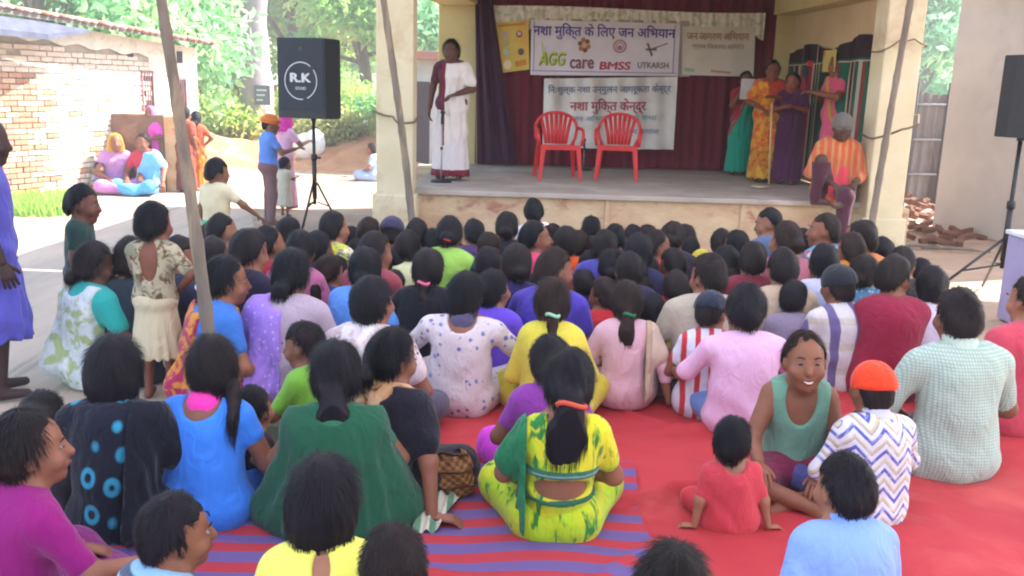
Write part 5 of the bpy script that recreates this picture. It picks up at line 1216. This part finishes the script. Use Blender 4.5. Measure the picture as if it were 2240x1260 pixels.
# -------- front rows (nearest the camera)
P('woman in magenta short-sleeved blouse in the bottom left corner', 66, 893, hs=.80, yaw=-38, hyaw=-28, top=('#8e1270', 'plain'), bot=('#7a2468', 'sari'), hair='lowbun', sleeve=.8, neck=.0, fit=.02, face=True, arms=('lap', 'knee'), h=.009)
P('woman in black sari with turquoise ring print, seen from behind', 250, 738, vb=1190, yaw=4, hyaw=2, top=('#121225', 'rings', '#2f93b4'), bot=('#101022', 'rings', '#2f7fa8', 'skirt'), hair='bob', drape='right', dc='#0d0d1e', dcut=.07, fit=.03, wide=1.08, nod=2, hhk=1.05)
P('woman in bright blue top with a hot pink scarf round her neck', 462, 737, vb=1165, yaw=-4, hyaw=26, top='#3c83ea', bot=('#2f62b4', 'trousers'), hair='braid', tip=(.16, .7), neck=.05, collar='#ff3fae', sleeve=.35, fit=.012, face=True, nod=4, hhk=1.04)
P('small boy in light blue striped shirt at the bottom left', 388, 1077, hs=.66, yaw=-30, hyaw=-34, fem=False, top=('#8fb8d8', 'stripes', '#46506a', .5), bot=('#444455', 'trousers'), hair='short', face=True, h=.009, hhk=1.0)
P('girl in yellow shirt with bobbed hair, nearest the camera', 708, 1002, hs=.76, yaw=8, hyaw=-4, top='#eae668', bot=('#6a5a9a', 'skirt'), hair='bob', back=(.575, .036, .085), sleeve=.55, h=.009, nod=4, hhk=1.05)
P('child at the bottom edge whose dark hair alone shows beside the yellow shirt', 862, 1146, hs=.69, yaw=5, fem=False, top='#5a4a44', bot=('#444455', 'trousers'), hair='short', h=.0095, hc='#201516')
P('child at the bottom edge with only the top of the head showing', 1472, 1187, hs=.72, yaw=-3, fem=True, top='#4a3a38', bot=('#444455', 'skirt'), hair='bob', h=.0095, hc='#1b1515')
P('woman wrapped in a wide dark green shawl with a low knot of hair', 737, 752, vb=1190, yaw=6, hyaw=-3, top='#2d6b4c', bot=('#1d5a40', 'skirt'), drape='shawl', dc='#1d543c', hair='loose', tip=(0, .35), wide=.97, fit=.03, nod=8, hhk=1.06, arms=('knee', 'knee'))
P('woman in tan printed top with black scarf over her right shoulder', 862, 718, hs=.80, yaw=-22, hyaw=-32, top=('#c9986c', 'print', '#7a5038', .8, '#d8b088'), bot=('#241c26', 'skirt'), drape='right', dc='#1a1524', dcut=.02, hair='lowbun', face=True, arms=('lap', 'prop'), nod=12)
P('woman in yellow-green sari with bare lower back and red hair band', 1243, 772, vb=1212, yaw=2, hyaw=6, top=('#d8d22c', 'tie', '#2d7a3a', 1., '#b8d030'), bot=('#b4d42c', 'tie', '#2f8238', .9, '#cfd62c', 'sari'), hair='loose', tip=(-.01, .55), tie='#c8503c', hem=None, back=(.285, .165, .050), bands=[(.335, .372, -.006, ('#2f6a4c', 'stripes', '#7a9a9a', 1.6)), (.232, .250, .014, '#2a6248')], nod=22, tilt=6, sleeve=.6, neck=.05, hhk=1.08, arms=('lap', 'lap'), wide=.94, tuck=True, sk='#94604a', drape='left', dc=('#1c6a44', 'print', '#22784c'), dcut=.135)
P('child hidden behind the yellow-green sari, in a magenta skirt', 1203, 732, hs=.74, yaw=8, top='#8a3a9a', bot=('#d03ac8', 'skirt'), hair='short', arms=('lap', 'lap'))
P('toddler in red-pink shirt propped on both hands on the red sheet', 1605, 910, vb=1195, yaw=2, hyaw=-22, fem=False, top='#c9404c', bot=('#c23a44', 'trousers'), hair='short', arms=('prop', 'prop'), neck=.03, sleeve=.8, fit=.02, sl=.3, hhk=1.02)
P('smiling boy in green vest turned round to face the camera', 1765, 730, hs=.79, yaw=172, hyaw=2, fem=False, wide=.80, top=('#6f9a86', 'plain'), bot=('#7a2446', 'shorts'), bare=True, sleeve=0, hair='crop', face=True, smile=True, showleg=True, h=.0075, nod=-2, sk='#85543f', arms=('lap', 'knee'), hhk=1.06, sl=.5)
P('person in bright orange cap and blue-white zigzag shirt', 1912, 790, vb=1160, yaw=8, hyaw=0, fem=False, collar='#c4c0d4', top=('#d8d4dc', 'zigzag', '#5a5ab0', 1., '#c8b890'), bot=('#50508a', 'trousers'), hair='short', cap=('cap', '#e8401c', 0), fit=.022, sleeve=1.2, arms=('lap', 'knee'), nod=0)
P('big man in pale green checked shirt seated at the right', 2098, 634, vb=1045, yaw=6, hyaw=-3, fem=False, collar='#b9c8bc', top=('#b9c8bc', 'checks', '#8aa498', 1.), bot=('#3a3a40', 'trousers'), hair='short', fit=.03, wide=1.12, sleeve=.9, nod=4, hhk=1.04, sl=.7)
P('boy in light blue shirt leaning on his left arm at the bottom right', 1850, 984, hs=.72, yaw=12, hyaw=10, fem=False, collar='#84a4ec', top=('#84a4ec', 'plain'), bot=('#31313c', 'trousers'), hair='short', fit=.03, sleeve=.85, arms=('prop', 'lap'), nod=10, h=.009, lean=(.06, .04), wide=1.0, hhk=.95)
P('person in rose-red shirt cut by the right edge', 2256, 604, hs=.90, yaw=12, hyaw=14, fem=False, top='#c8485c', bot=('#39303a', 'trousers'), hair='short', fit=.03, wide=1.1, arms=('prop', 'lap'), face=True)
P('young man in pale pink shirt and blue jeans in the centre right', 1632, 630, vb=965, yaw=2, hyaw=-6, fem=False, top='#e2b2d4', bot=('#6f8cc8', 'trousers'), hair='short', fit=.032, wide=1.16, sleeve=.85, nod=10, arms=('knee', 'knee'), hhk=1.12)
P('girl in pale pink top whose ponytail has a green band', 1371, 614, vb=898, yaw=-2, hyaw=8, top=('#dcb0bc', 'plain'), bot=('#c99aa4', 'skirt'), hair='pony', tie='#1f7a4c', tip=(0, 1.0), sleeve=1.3, drape='right', dc='#cfb8a4', dcut=.12, bord='#bfa48c', fit=.012, nod=4, arms=('lap', 'prop'))
P('girl in yellow top with one long plait tied in pale green', 1208, 608, w=74, yaw=0, hyaw=4, top='#d8c848', bot=('#c9b83c', 'skirt'), hair='braid', tie='#9ad0b0', sleeve=1.0, fit=.012, wide=.84)
P('woman in white kurta with blue flower print and dark scarf', 1022, 594, vb=915, yaw=-8, hyaw=-14, top=('#d8cbd0', 'floral', '#6a78b4', 1., '#b8a0a8'), bot=('#d6c6cc', 'floral', '#7a84b4', 1., '#b8a0a8', 'skirt'), hair='bob', collar='#56506e', neck=.06, fit=.03, sleeve=.7, wide=1.34, arms=('knee', 'knee'), hhk=1.0)
P('boy in crumpled white shirt left of the white flowered kurta', 818, 602, w=84, yaw=-14, hyaw=-10, fem=False, top=('#dcccd0', 'print', '#c8b0b0', .7, '#e6dcdc'), bot=('#5a5668', 'trousers'), hair='short', fit=.022)
P('girl in black dress with long plait and pink hair bobble', 938, 542, w=66, yaw=-6, hyaw=0, top='#15131f', bot=('#15131f', 'skirt'), hair='braid', tie='#e86a90', fit=.015, sleeve=1.1)
P('toddler in lime green shirt facing left', 662, 702, w=74, yaw=62, hyaw=18, fem=False, top='#78b03c', bot=('#5a5a44', 'trousers'), hair='short', face=True, arms=('fwd', 'lap'), sleeve=.7, fit=.02)
P('woman in royal blue blouse turned right, white flower in her hair', 498, 560, hs=.88, yaw=-52, hyaw=-22, top='#3f78cc', bot=('#a02a5c', 'print', '#d08a3c', .8, '#8a2a4c', 'sari'), hair='lowbun', tie='#e8dce8', drape='left', dc=('#b0305c', 'print', '#d8903c', .8), dcut=-.06, face=True, sk='#9c664c', arms=('lap', 'lap'), nod=6)
P('girl in grey top with lilac dotted scarf over her left shoulder', 640, 545, w=76, yaw=-4, hyaw=-8, top='#b3a0b0', bot=('#9a86b8', 'skirt'), hair='lowbun', drape='left', dc=('#a982e0', 'dots', '#cbb4f0', 1.2, 'dupatta'), dcut=-.02, fit=.014)
P('old woman in teal blouse and white sari with pale green leaves', 210, 530, hs=.87, yaw=-34, hyaw=-34, top='#2fa6a0', bot=('#ccd0c4', 'print', '#a3b078', .5, '#d8dcd4', 'sari'), hair='lowbun', drape='left', dc=('#ccd4d8', 'print', '#a8b684', .45, '#dce0e0'), dcut=-.15, sleeve=.6, face=True, sk='#5f3c30', hc='#2a1f20', wide=1.08)
P('small dark-haired child low behind the woman in magenta', 96, 852, hs=.60, yaw=-10, fem=False, top='#3a3440', bot=('#3a3440', 'trousers'), hair='short', hc='#241c1c')
P('small child sitting in shade just below the royal blue blouse', 556, 842, hs=.52, yaw=-30, fem=False, top='#3a2a34', bot=('#352a34', 'trousers'), hair='short', arms=('lap', 'lap'))
# -------- middle and back rows: label, u, v, w, hair, top, extra
ROWS = [
 ('child with cropped hair sitting right behind the open-back dress', 290, 518, 68, 'short', '#26303c', {}),
 ('child with dark hair just left of the thick bamboo pole', 398, 514, 64, 'short', '#2a2c44', {}),
 ('child in dark shirt just right of the thick bamboo pole, back row', 454, 490, 46, 'short', '#3a3a4a', {}),
 ('boy in lilac shirt looking right in the back row', 488, 466, 54, 'short', '#8f86c8', dict(hyaw=-40, fem=False)),
 ('child with dusty hair between the bamboo pole and the royal blue blouse', 470, 520, 56, 'short', '#6f5a60', dict(hc='#2c2226', fem=False)),
 ('girl with tidy dark hair in front of the royal blue blouse', 548, 505, 64, 'lowbun', '#241c34', {}),
 ('child in crimson top third from the speaker stand', 590, 495, 56, 'short', '#b8283c', dict(hyaw=-30)),
 ('child in pale pink top left of the speaker stand', 634, 471, 50, 'short', '#d8a0b8', dict(hyaw=-25)),
 ('girl in mauve pink kurta behind the lilac scarf', 660, 500, 60, 'bun', '#b86a90', dict(sleeve=1.2)),
 ('girl with long black hair right of the mauve kurta', 700, 508, 50, 'braid', '#2a2440', {}),
 ('girl in yellow printed frock behind the speaker stand', 733, 461, 52, 'short', ('#cfd03c', 'print', '#6a6a9a', 1.4, '#e0dcc8'), {}),
 ('child in brown top just below the yellow printed frock', 742, 556, 44, 'short', '#8a6a5c', dict(hs_=.62)),
 ('small child in navy top right of the yellow printed frock', 771, 493, 42, 'short', '#2a2c48', {}),
 ('child in dark blue top in front of the left pillar', 810, 471, 48, 'short', '#2f3150', {}),
 ('child wearing a dark purple cap in front of the left pillar', 857, 477, 46, 'short', '#5a3a44', dict(cap=('cap', '#3a3450', 0))),
 ('girl in brick red kurta with plaited hair, behind the white shirt', 824, 505, 62, 'braid', '#9a4450', dict(hyaw=-30)),
 ('girl in sky blue kurta with hair in a knot', 800, 543, 64, 'bun', '#5f9ae8', dict(fit=.02)),
 ('child in pale cream shirt with dark red scarf', 893, 507, 50, 'short', '#d8d8a8', dict(fit=.016)),
 ('child with round dark head left of the red hair ribbon', 914, 477, 46, 'short', '#8a6a54', {}),
 ('girl in green and yellow dress with a red hair ribbon', 985, 468, 56, 'bun', ('#9ac858', 'plain'), dict(tie='#d02c3c', bot=('#d8c428', 'skirt'))),
 ('child in violet top right of the red hair ribbon', 1037, 475, 48, 'short', '#4a3460', dict(hyaw=20)),
 ('child in black top below the violet one', 1070, 503, 50, 'short', '#201c34', {}),
 ('woman in black kurta in front of the stage', 1110, 461, 48, 'bun', '#1a1626', dict(hi=.95)),
 ('girl in pink frock looking right below the boy in white', 1175, 483, 54, 'lowbun', '#d0406c', dict(hyaw=-62, yaw=-30, face=True)),
 ('small child with hair in a tuft right of the pink frock', 1212, 490, 36, 'topbun', '#c88a90', {}),
 ('girl with plait and orange kurta near the stage middle', 1240, 497, 48, 'braid', '#d8541c', {}),
 ('child in maroon top right of the orange kurta', 1266, 505, 42, 'short', '#6a2038', {}),
 ('child with short hair in front of the black dress', 872, 540, 46, 'short', '#2c2438', {}),
 ('child in dark violet top behind the dark scarf', 1074, 537, 54, 'short', '#37305c', {}),
 ('child in teal headscarf peeping between two girls', 1040, 560, 46, 'short', '#2b3a52', dict(cap=('beanie', '#24404a'))),
 ('girl in indigo kurta with a knot of hair', 1128, 536, 60, 'bun', '#2f2560', {}),
 ('boy with brown hair in violet shirt looking right', 1217, 543, 66, 'short', '#4a3aa8', dict(hc='#2a1d1c', hyaw=-45, yaw=-20, fem=False, face=True)),
 ('girl in violet collared dress next to the white flowered kurta', 1082, 590, 62, 'short', '#6a4ad0', dict(hyaw=-20)),
 ('small child whose head shows right of the violet dress', 1150, 638, 42, 'short', '#c8602c', {}),
 ('child in orange-brown top at the shoulder of the yellow top', 1130, 612, 44, 'short', '#b8501c', dict(sk='#9a5a3c', hyaw=60, yaw=40)),
 ('child in white shirt with straight hair, back row centre', 1291, 469, 42, 'braid', '#b8b4c0', {}),
 ('boy in blue shirt centre of the back row', 1325, 501, 52, 'short', '#4a48a0', {}),
 ('child with cap-like dark hair behind the boy in blue', 1345, 486, 46, 'short', '#3a3050', {}),
 ('child with pale forehead looking left, back row', 1384, 490, 42, 'short', '#6a4a54', dict(hyaw=45)),
 ('child in plum top in the back row right of centre', 1417, 494, 42, 'short', '#40283c', {}),
 ('girl with long loose hair and navy kurta, centre', 1397, 512, 56, 'loose', '#26224a', {}),
 ('girl in bright red kurta looking right', 1440, 504, 50, 'lowbun', '#e03030', dict(hyaw=-55, yaw=-35, face=True)),
 ('tall girl with dark hair in the back row near the stage', 1474, 483, 50, 'bun', '#2a2030', dict(hyaw=-20)),
 ('child in black behind the tall girl', 1503, 493, 42, 'short', '#1e1a26', {}),
 ('girl in scarlet top with plait, left of two in red', 1336, 542, 52, 'bun', '#e02c30', dict(fit=.016)),
 ('child with short dark hair behind the green-banded ponytail', 1376, 547, 58, 'short', '#2c2244', {}),
 ('child in scarlet top, right of two in red', 1471, 542, 52, 'short', '#d82a34', {}),
 ('child in yellow and black patterned top', 1480, 591, 54, 'short', ('#c8cc3c', 'print', '#3a3a30', 1.3), dict(hc='#241a1c')),
 ('small brown-haired child left of the green-banded ponytail', 1320, 609, 52, 'short', '#c02c34', dict(hc='#2c1c1c')),
 ('child in dark yellow top behind the ponytail girl', 1430, 640, 40, 'short', '#a89a30', {}),
 ('boy with round dark head in front of the stage, right of centre', 1579, 498, 44, 'short', '#4a3a3a', {}),
 ('boy in grey-blue shirt right of the round-headed boy', 1611, 506, 48, 'short', '#5a7aa0', {}),
 ('child wearing a yellow headcloth in the back rows', 1537, 543, 40, 'short', '#b8a860', dict(cap=('veil', '#c8b840'))),
 ('boy in dark blue shirt behind the beige shirt', 1590, 537, 54, 'short', '#2c3c78', {}),
 ('big-haired boy in beige shirt', 1550, 552, 70, 'short', '#b4a898', dict(fit=.022, fem=False)),
 ('boy in white-collared maroon shirt left of the print shirt', 1648, 527, 58, 'short', '#7a2438', {}),
 ('child in navy cap with red and white striped shirt', 1558, 636, 64, 'short', ('#d8d8e8', 'vstripes', '#c83440', .5), dict(cap=('cap', '#23283c', 0), hyaw=-30)),
 ('boy in blue-grey shirt looking left at the stage edge', 1682, 456, 46, 'short', '#56688c', dict(hyaw=55, yaw=25, face=True, fem=False)),
 ('girl in dusty pink dress next to the boy looking left', 1719, 489, 54, 'bun', '#b06a7c', dict(hyaw=30)),
 ('boy in cyan, red and white shirt looking left', 1803, 466, 54, 'short', ('#3fa0c8', 'print', '#c83434', .7, '#e0e0e8'), dict(hyaw=58, yaw=25, face=True, fem=False)),
 ('boy in orange collar nearest the right pillar', 1882, 484, 54, 'short', '#c87a3c', dict(fem=False)),
 ('boy in yellow shirt with a scarf in front of the right pillar', 1862, 508, 54, 'short', '#d89a3c', dict(fem=False, collar='#e0902c')),
 ('child in beige shirt with teal flower print', 1714, 545, 60, 'short', ('#c0a890', 'dots', '#4aa8a0', .7, '#c86a80'), dict(fit=.018)),
 ('man in loose white shirt with dark curly hair', 1803, 536, 62, 'short', '#ccd0ee', dict(fem=False, fit=.045, wide=1.3, lean=(-.05, .02), vb=800)),
 ('girl in blue flowered dress behind the maroon shirt', 1895, 552, 60, 'bun', ('#5a8ab0', 'dots', '#c8d4d8', 1.4, '#2a3a5a'), {}),
 ('boy in black right of the right pillar foot', 1976, 541, 52, 'short', '#2a2226', {}),
 ('man in dark cap and plaid shirt of white, violet and cream', 1836, 582, 70, 'short', ('#d2ccd0', 'plaid', '#4a3480', 1., '#b8b090'), dict(cap=('cap', '#20222c', 0), fem=False, fit=.028, wide=1.12, vb=868)),
 ('man in white undershirt behind the green checks', 2040, 578, 64, 'short', '#d4c8dc', dict(fem=False)),
 ('boy in maroon shirt sitting tall between plaid and green checks', 1960, 557, 78, 'short', '#8e1c3c', dict(fem=False, hyaw=-40, fit=.024, vb=880, yaw=-12, wide=.86)),
 ('child in mustard top squeezed behind the pink shirt', 1500, 640, 40, 'short', '#a89a3c', {}),
 ('boy in grey shirt in front of the left half of the stage', 948, 500, 44, 'short', '#5a5468', {}),
 ('child in rust top in the middle of the crowd', 1290, 545, 46, 'short', '#a8401c', {}),
 ('child in dark green top between the scarlet tops', 1420, 560, 46, 'short', '#223a34', {}),
 ('child in dark blue frock below the mauve kurta', 722, 560, 50, 'short', '#2c4a9a', {}),
 ('child in black top right of the sky blue kurta', 862, 590, 50, 'short', '#241a24', {}),
 ('child with dark hair in front of the indigo kurta', 1180, 590, 50, 'lowbun', '#3a2a60', {}),
 ('child with dark hair behind the yellow plait top', 1275, 585, 48, 'short', '#3c3090', {}),
 ('boy in grey-violet shirt left of the plaid shirt', 1740, 610, 56, 'short', '#8a7c94', dict(fem=False)),
 ('boy in dark shirt between the maroon shirt and the white undershirt', 2012, 560, 46, 'short', '#3a3040', {}),
 ('child with dark hair behind the boy in the navy cap', 1600, 580, 50, 'short', '#5a2a3c', {}),
 ('child in rose top right of the black-haired girl', 775, 600, 44, 'short', '#d0506c', {}),
]
for lb, u, v, w, hr, tp, kw in ROWS:
    kw = dict(kw); hi = kw.pop('hi', None); hs_ = kw.pop('hs_', None); vb = kw.pop('vb', None)
    kw.setdefault('bot', (cr2.choice(['#3a3444', '#4a3a3c', '#2c3450', '#6a5a54', '#503048']), 'skirt' if kw.get('fem', True) else 'trousers')); kw.setdefault('fem', hr != 'short' or cr2.random() < .4)
    P(lb, u, v, w*1.03, hs=hs_, vb=vb, hair=hr, top=tp, **kw)
XR = [('child in lemon top between the yellow frock and the stage pillar', 790, 520, 44, '#d8d050'), ('child in scarlet top behind the crumpled white shirt', 842, 560, 44, '#d03040'), ('child in turquoise top left of the red hair ribbon', 960, 520, 42, '#38a8b0'),
      ('child in pink top behind the dark scarf', 1000, 530, 42, '#e080a8'), ('child in white top just below the boy in white', 1150, 515, 42, '#d8d4dc'), ('child in tangerine top between maroon and blue', 1300, 515, 42, '#e07030'),
      ('child in cobalt top behind the scarlet tops', 1360, 520, 42, '#3048c0'), ('child in lime top left of the yellow headcloth', 1510, 520, 42, '#98c040'), ('child in crimson top in front of the big-haired boy', 1520, 600, 48, '#c83040'),
      ('child in sky top right of the big-haired boy', 1630, 570, 46, '#78a8e0'), ('child in cherry top near the print shirt', 1670, 560, 46, '#c02848'), ('child in cream top in front of the orange collar', 1850, 530, 46, '#d8ccb0'),
      ('child in green top right of the blue flowered dress', 1930, 520, 46, '#4a9a6a'), ('child in amber top near the boy looking left', 1756, 500, 44, '#d8a040'), ('child in pale blue top left of the maroon shirt', 1880, 590, 46, '#a0b8d8'),
      ('child in rosy top between the two scarlet tops', 1405, 600, 44, '#d86080'), ('child in purple top beside the lilac scarf', 690, 600, 50, '#9060c0'), ('child in salmon top below the crimson one', 600, 545, 46, '#d88a78')]
for lb, u, v, w, c in XR:
    P(lb, u, v, w, hair=cr2.choice(['short', 'short', 'bun', 'braid', 'bob']), top=c, fem=cr2.random() < .5, bot=('#4a3a44', 'trousers'))
P('boy in white shirt standing up tall in front of the stage', 1168, 434, w=42, hair='short', top='#d4cce0', bot=('#5a5a70', 'trousers'), fem=False, yaw=25, hyaw=-20, fit=.02)
# -------- people standing on the ground
GS = 'people standing around the crowd'
def S(label, u, v, H, zb=0., vb=None, **kw):
    y = at_z(u, vb, zb).y if vb else kw.pop('y')
    q = at_y(u, v, y)
    if H is None: H = q.z-zb
    kw.setdefault('h', .012 if y < 6 else .016)
    e, k = person(label, (q.x, y, zb), H, stand=True, group=kw.pop('group', GS), **kw); return e, k, q
S('man in long violet-blue kurta cut by the left edge', -30, 252, None, vb=862, fem=False, yaw=-60, hyaw=-20, top='#5a56b8', hem=.36, sleeve=1.4, hair='crop', sk='#3f2a28', arms=('hang', 'hang'), wide=1.1, fit=.03, h=.011)
S('girl in beige skirt and patterned open-back top standing by the bamboo pole', 336, 446, None, vb=866, yaw=-4, hyaw=-20, top=('#b3a78c', 'print', '#6a5238', 1.2, '#8a8a70'), bot=('#d2c4a4', 'skirt'), hem=.38, hair='short', back=(.47, .085, .21), arms=('chin', 'hip'), sleeve=.75, fit=.018, tuck=True, wide=1.1, h=.0105, hhk=1.08, sk='#7c4a3a')
S('boy in dark green shirt standing in profile at the left', 180, 403, 1.16, y=5.75, yaw=-78, hyaw=-6, fem=False, top='#25403c', bot=('#39384a', 'trousers'), hair='short', face=True, arms=('hang', 'hang'), h=.012, hhk=1.05, sk='#6a4034')
S('boy in cream shirt and green shorts walking along the road', 475, 342, 1.17, y=7.9, yaw=-20, hyaw=-30, fem=False, top='#d8cba8', bot=('#4fae80', 'shorts'), hair='short', fit=.02, arms=('hang', 'out'), hhk=1.05)
S('man in orange turban and blue shirt standing by the speaker', 592, 250, None, vb=492, yaw=-62, hyaw=-8, fem=False, top='#5f8ad8', bot=('#7a5c5c', 'trousers'), hair='short', cap=('turban', '#e0762c'), arms=('hang', 'fwd'), face=True, fit=.02)
S('child in pale cloth standing beside the man in the turban', 624, 342, None, vb=472, yaw=-30, hyaw=-30, top='#c9c4b0', hem=.3, hair='short', arms=('hang', 'fwd'), fit=.02)
S('person with a bright pink head scarf behind the man in the turban', 628, 268, 1.4, y=13.4, yaw=-40, top=('#d8a8c8', 'plain'), bot=('#d8a0b0', 'skirt'), hair='short', cap=('veil', '#d8329a'), arms=('hang', 'fwd'))
S('woman in ochre sari standing beside the thick bamboo pole', 428, 243, None, vb=416, yaw=10, top='#b85a3c', bot=('#c8863c', 'skirt'), drape='left', dc=('#d0923c', 'print', '#b8602c', .8), bord='#a8402c', hair='lowbun', arms=('hang', 'hip'))
S('woman in brown sari half hidden by the thick bamboo pole', 404, 233, None, vb=420, yaw=-20, top='#8a3c34', bot=('#7a4038', 'skirt'), drape='right', dc='#9a4c38', hair='bun', arms=('hang', 'hang'))
# far seated group by the block wall
GB = 'people sitting by the block wall'
P('woman in pink sari and pink veil standing by the block wall', 328, 232, y=15.05, yaw=150, hyaw=0, top='#e060b8', bot=('#e050c0', 'skirt'), cap=('veil', '#f070b8'), hair='short', drape='left', dc='#e858c4', group=GB, h=.016, arms=('lap', 'lap'), stand=True)
SEAT = [('woman in lilac sari with a mustard veil seated by the block wall', 252, 292, 14.6, dict(top='#c088c0', bot=('#c080c4', 'sari'), cap=('veil', '#c8902c'), yaw=-150, arms=('knee', 'lap'))),
        ('woman in sky blue sari with red blouse seated by the block wall', 312, 292, 14.6, dict(top='#c8304c', bot=('#5fb0ec', 'sari'), yaw=170, hair='lowbun', drape='left', dc='#7cc0f0', arms=('out', 'lap'))),
        ('small figure in grey cloth hunched left of the lilac sari', 218, 352, 14.5, dict(top='#a09cb0', bot=('#8a8498', 'skirt'), yaw=-150, arms=('knee', 'knee')))]
for lb, u, v, y_, kw in SEAT:
    kw.setdefault('hair', 'short'); P(lb, u, v, y=y_, group=GB, h=.016, legs='squat' if 'grey' in lb else 'cross', **kw)
P('child in pale blue dress sitting just left of the front pillar', 812, 312, hs=.72, yaw=80, top='#a8c0ec', bot=('#a0b8e8', 'skirt'), hair='short', group=GB, h=.016)
# -------- people on the stage
GT = 'people standing on the stage'
S('woman in white sari with maroon border speaking on the stage', 987, 86, None, zb=SZ, vb=394, yaw=168, hyaw=4, top='#5a2438', bot=('#e0d8dc', 'skirt'), drape='left', dc='#e6dedc', dcut=-.08, bord='#7a2436', hemb=(.13, '#7a2436'), hair='bun', face=True, arms=(((.23, .02, .30), (.10, .16, .22)), 'hang'), h=.0125, sk='#5f3a30', group=GT, wide=1.05, fit=.018)
S('woman in black and white half hidden by the purple curtain', 1066, 152, None, zb=SZ, vb=356, yaw=-150, top='#d8ccd4', bot=('#1c1824', 'skirt'), drape='left', dc='#1d1826', hair='short', group=GT, arms=('hang', 'lap'))
S('small girl in teal sari holding a white paper to her face', 1634, 152, 1.46, zb=SZ, vb=384, yaw=178, hyaw=0, top='#a8283c', bot=('#1f9c84', 'skirt'), drape='left', dc='#239c86', bord='#b02838', hair='short', group=GT, arms=('hang', ((.2, .14, .34), (.06, .26, .58))), nod=4)
S('woman in orange and yellow printed sari with a stick', 1693, 132, None, zb=SZ, vb=400, yaw=172, top='#b03c2c', bot=('#c8862c', 'print', '#a83c20', .8, '#d8a83c', 'skirt'), drape='right', dc=('#c8582c', 'print', '#d89a30', 1.), hair='short', face=True, group=GT, arms=('fold', 'lap'), wide=1.08, sk='#7a4436', h=.014)
S('woman in dark purple sari next to the orange printed sari', 1736, 158, None, zb=SZ, vb=404, yaw=150, top='#4a1c40', bot=('#54204c', 'skirt'), drape='left', dc='#4c1c44', hair='bun', face=True, group=GT, arms=('fwd', 'fold'), sk='#8a4c3c', h=.014)
S('figure in royal blue skirt and red headdress behind the pink sari', 1787, 124, None, zb=SZ, vb=394, yaw=140, top='#c03a54', bot=('#2a2cb0', 'skirt'), hair='short', cap=('turban', '#d8342c'), group=GT, arms=('lap', 'fold'), sk='#8a5a3c')
S('woman in rose pink sari with long black hair turned to the left', 1834, 118, None, zb=SZ, vb=412, yaw=100, hyaw=0, top='#d85a7c', bot=('#e07c94', 'skirt'), drape='right', dc='#dc5c80', bord='#c89a4c', hair='loose', tip=(0, 1.6), face=True, group=GT, arms=('fwd', 'fold'), sk='#8a583c', h=.014)
p = at_y(1634, 195, at_z(1634, 384, SZ).y-.34); b = MB(); b.box(-.095, .095, -.003, .003, -.14, .14)
q = obj('paper', b.me(), flat('white paper', '#e4dfe6', .6), None, (p.x+.005, p.y, p.z), (.1, 0, .05)); tag(q, 'white sheet of paper held up by the small girl in teal', 'paper')
a = at_y(1682, 402, at_z(1684, 402, SZ).y-.12); c = at_y(1690, 228, a.y); b = MB(); b.tube([(a.x, a.y, SZ+.01), (c.x, c.y+.03, c.z)], .014, 8); q = obj('stick', b.me(True), flat('pale wood', '#d8b884', .6)); tag(q, 'pale wooden stick held upright by the woman in orange print', 'stick')
# man sitting on the stage edge, one leg hanging down in front
q = at_y(1858, 226, 10.02); Hh = q.z-SZ-.09
e, k = person('man in grey cap and orange striped shirt sitting on the stage edge', (q.x, 10.16, SZ-.02), Hh, yaw=176, hyaw=-4, fem=False, group='people on the stage edge', top=('#c8603f', 'vstripes', '#c88a5c', .5), bot=('#4a1c34', 'trousers'), hair='short', cap=('cap', '#6a6462', 1), face=True, h=.013, fit=.03, sleeve=1.5,
       legs={-1: ((-.02, .36, .10), (.0, .40, -.34)), 1: ((.22, .26, .40), (.24, .24, .07))}, arms=('lap', 'lap'), sl=.7, sk='#4f342e', wide=.90)
b = MB(); b.grid(lambda u, v: ((-.10+.22*u), .13+.10*math.sin(v*1.5)+.02*math.sin(u*8), .42-.34*v), 12, 10); obj('scarf', b.me(True), fabric('#e0485c'), e)

# white-edged end of the green shawl spread on the mat
a = at_z(925, 1165, .04); c = at_z(985, 1085, .04)
b = MB(); b.grid(lambda u, v: (a.x+(c.x-a.x)*v-.05+.11*u, a.y+(c.y-a.y)*v+.03*u, .035+.075*math.sin(math.pi*v*.9)*(1-u*.5)+.012*math.sin(u*14+v*5)), 16, 16)
q = obj('shawl_end', b.me(True), fabric('#c9c4b4', 'vstripes', '#5a8a6a', .6), None); tag(q, 'white and green striped end of the shawl lying on the mat', 'shawl')

S('woman in dark dress almost hidden behind the pink sari', 1862, 150, None, zb=SZ, vb=378, yaw=150, top='#23304c', bot=('#7a2c3c', 'skirt'), hair='bun', group=GT)
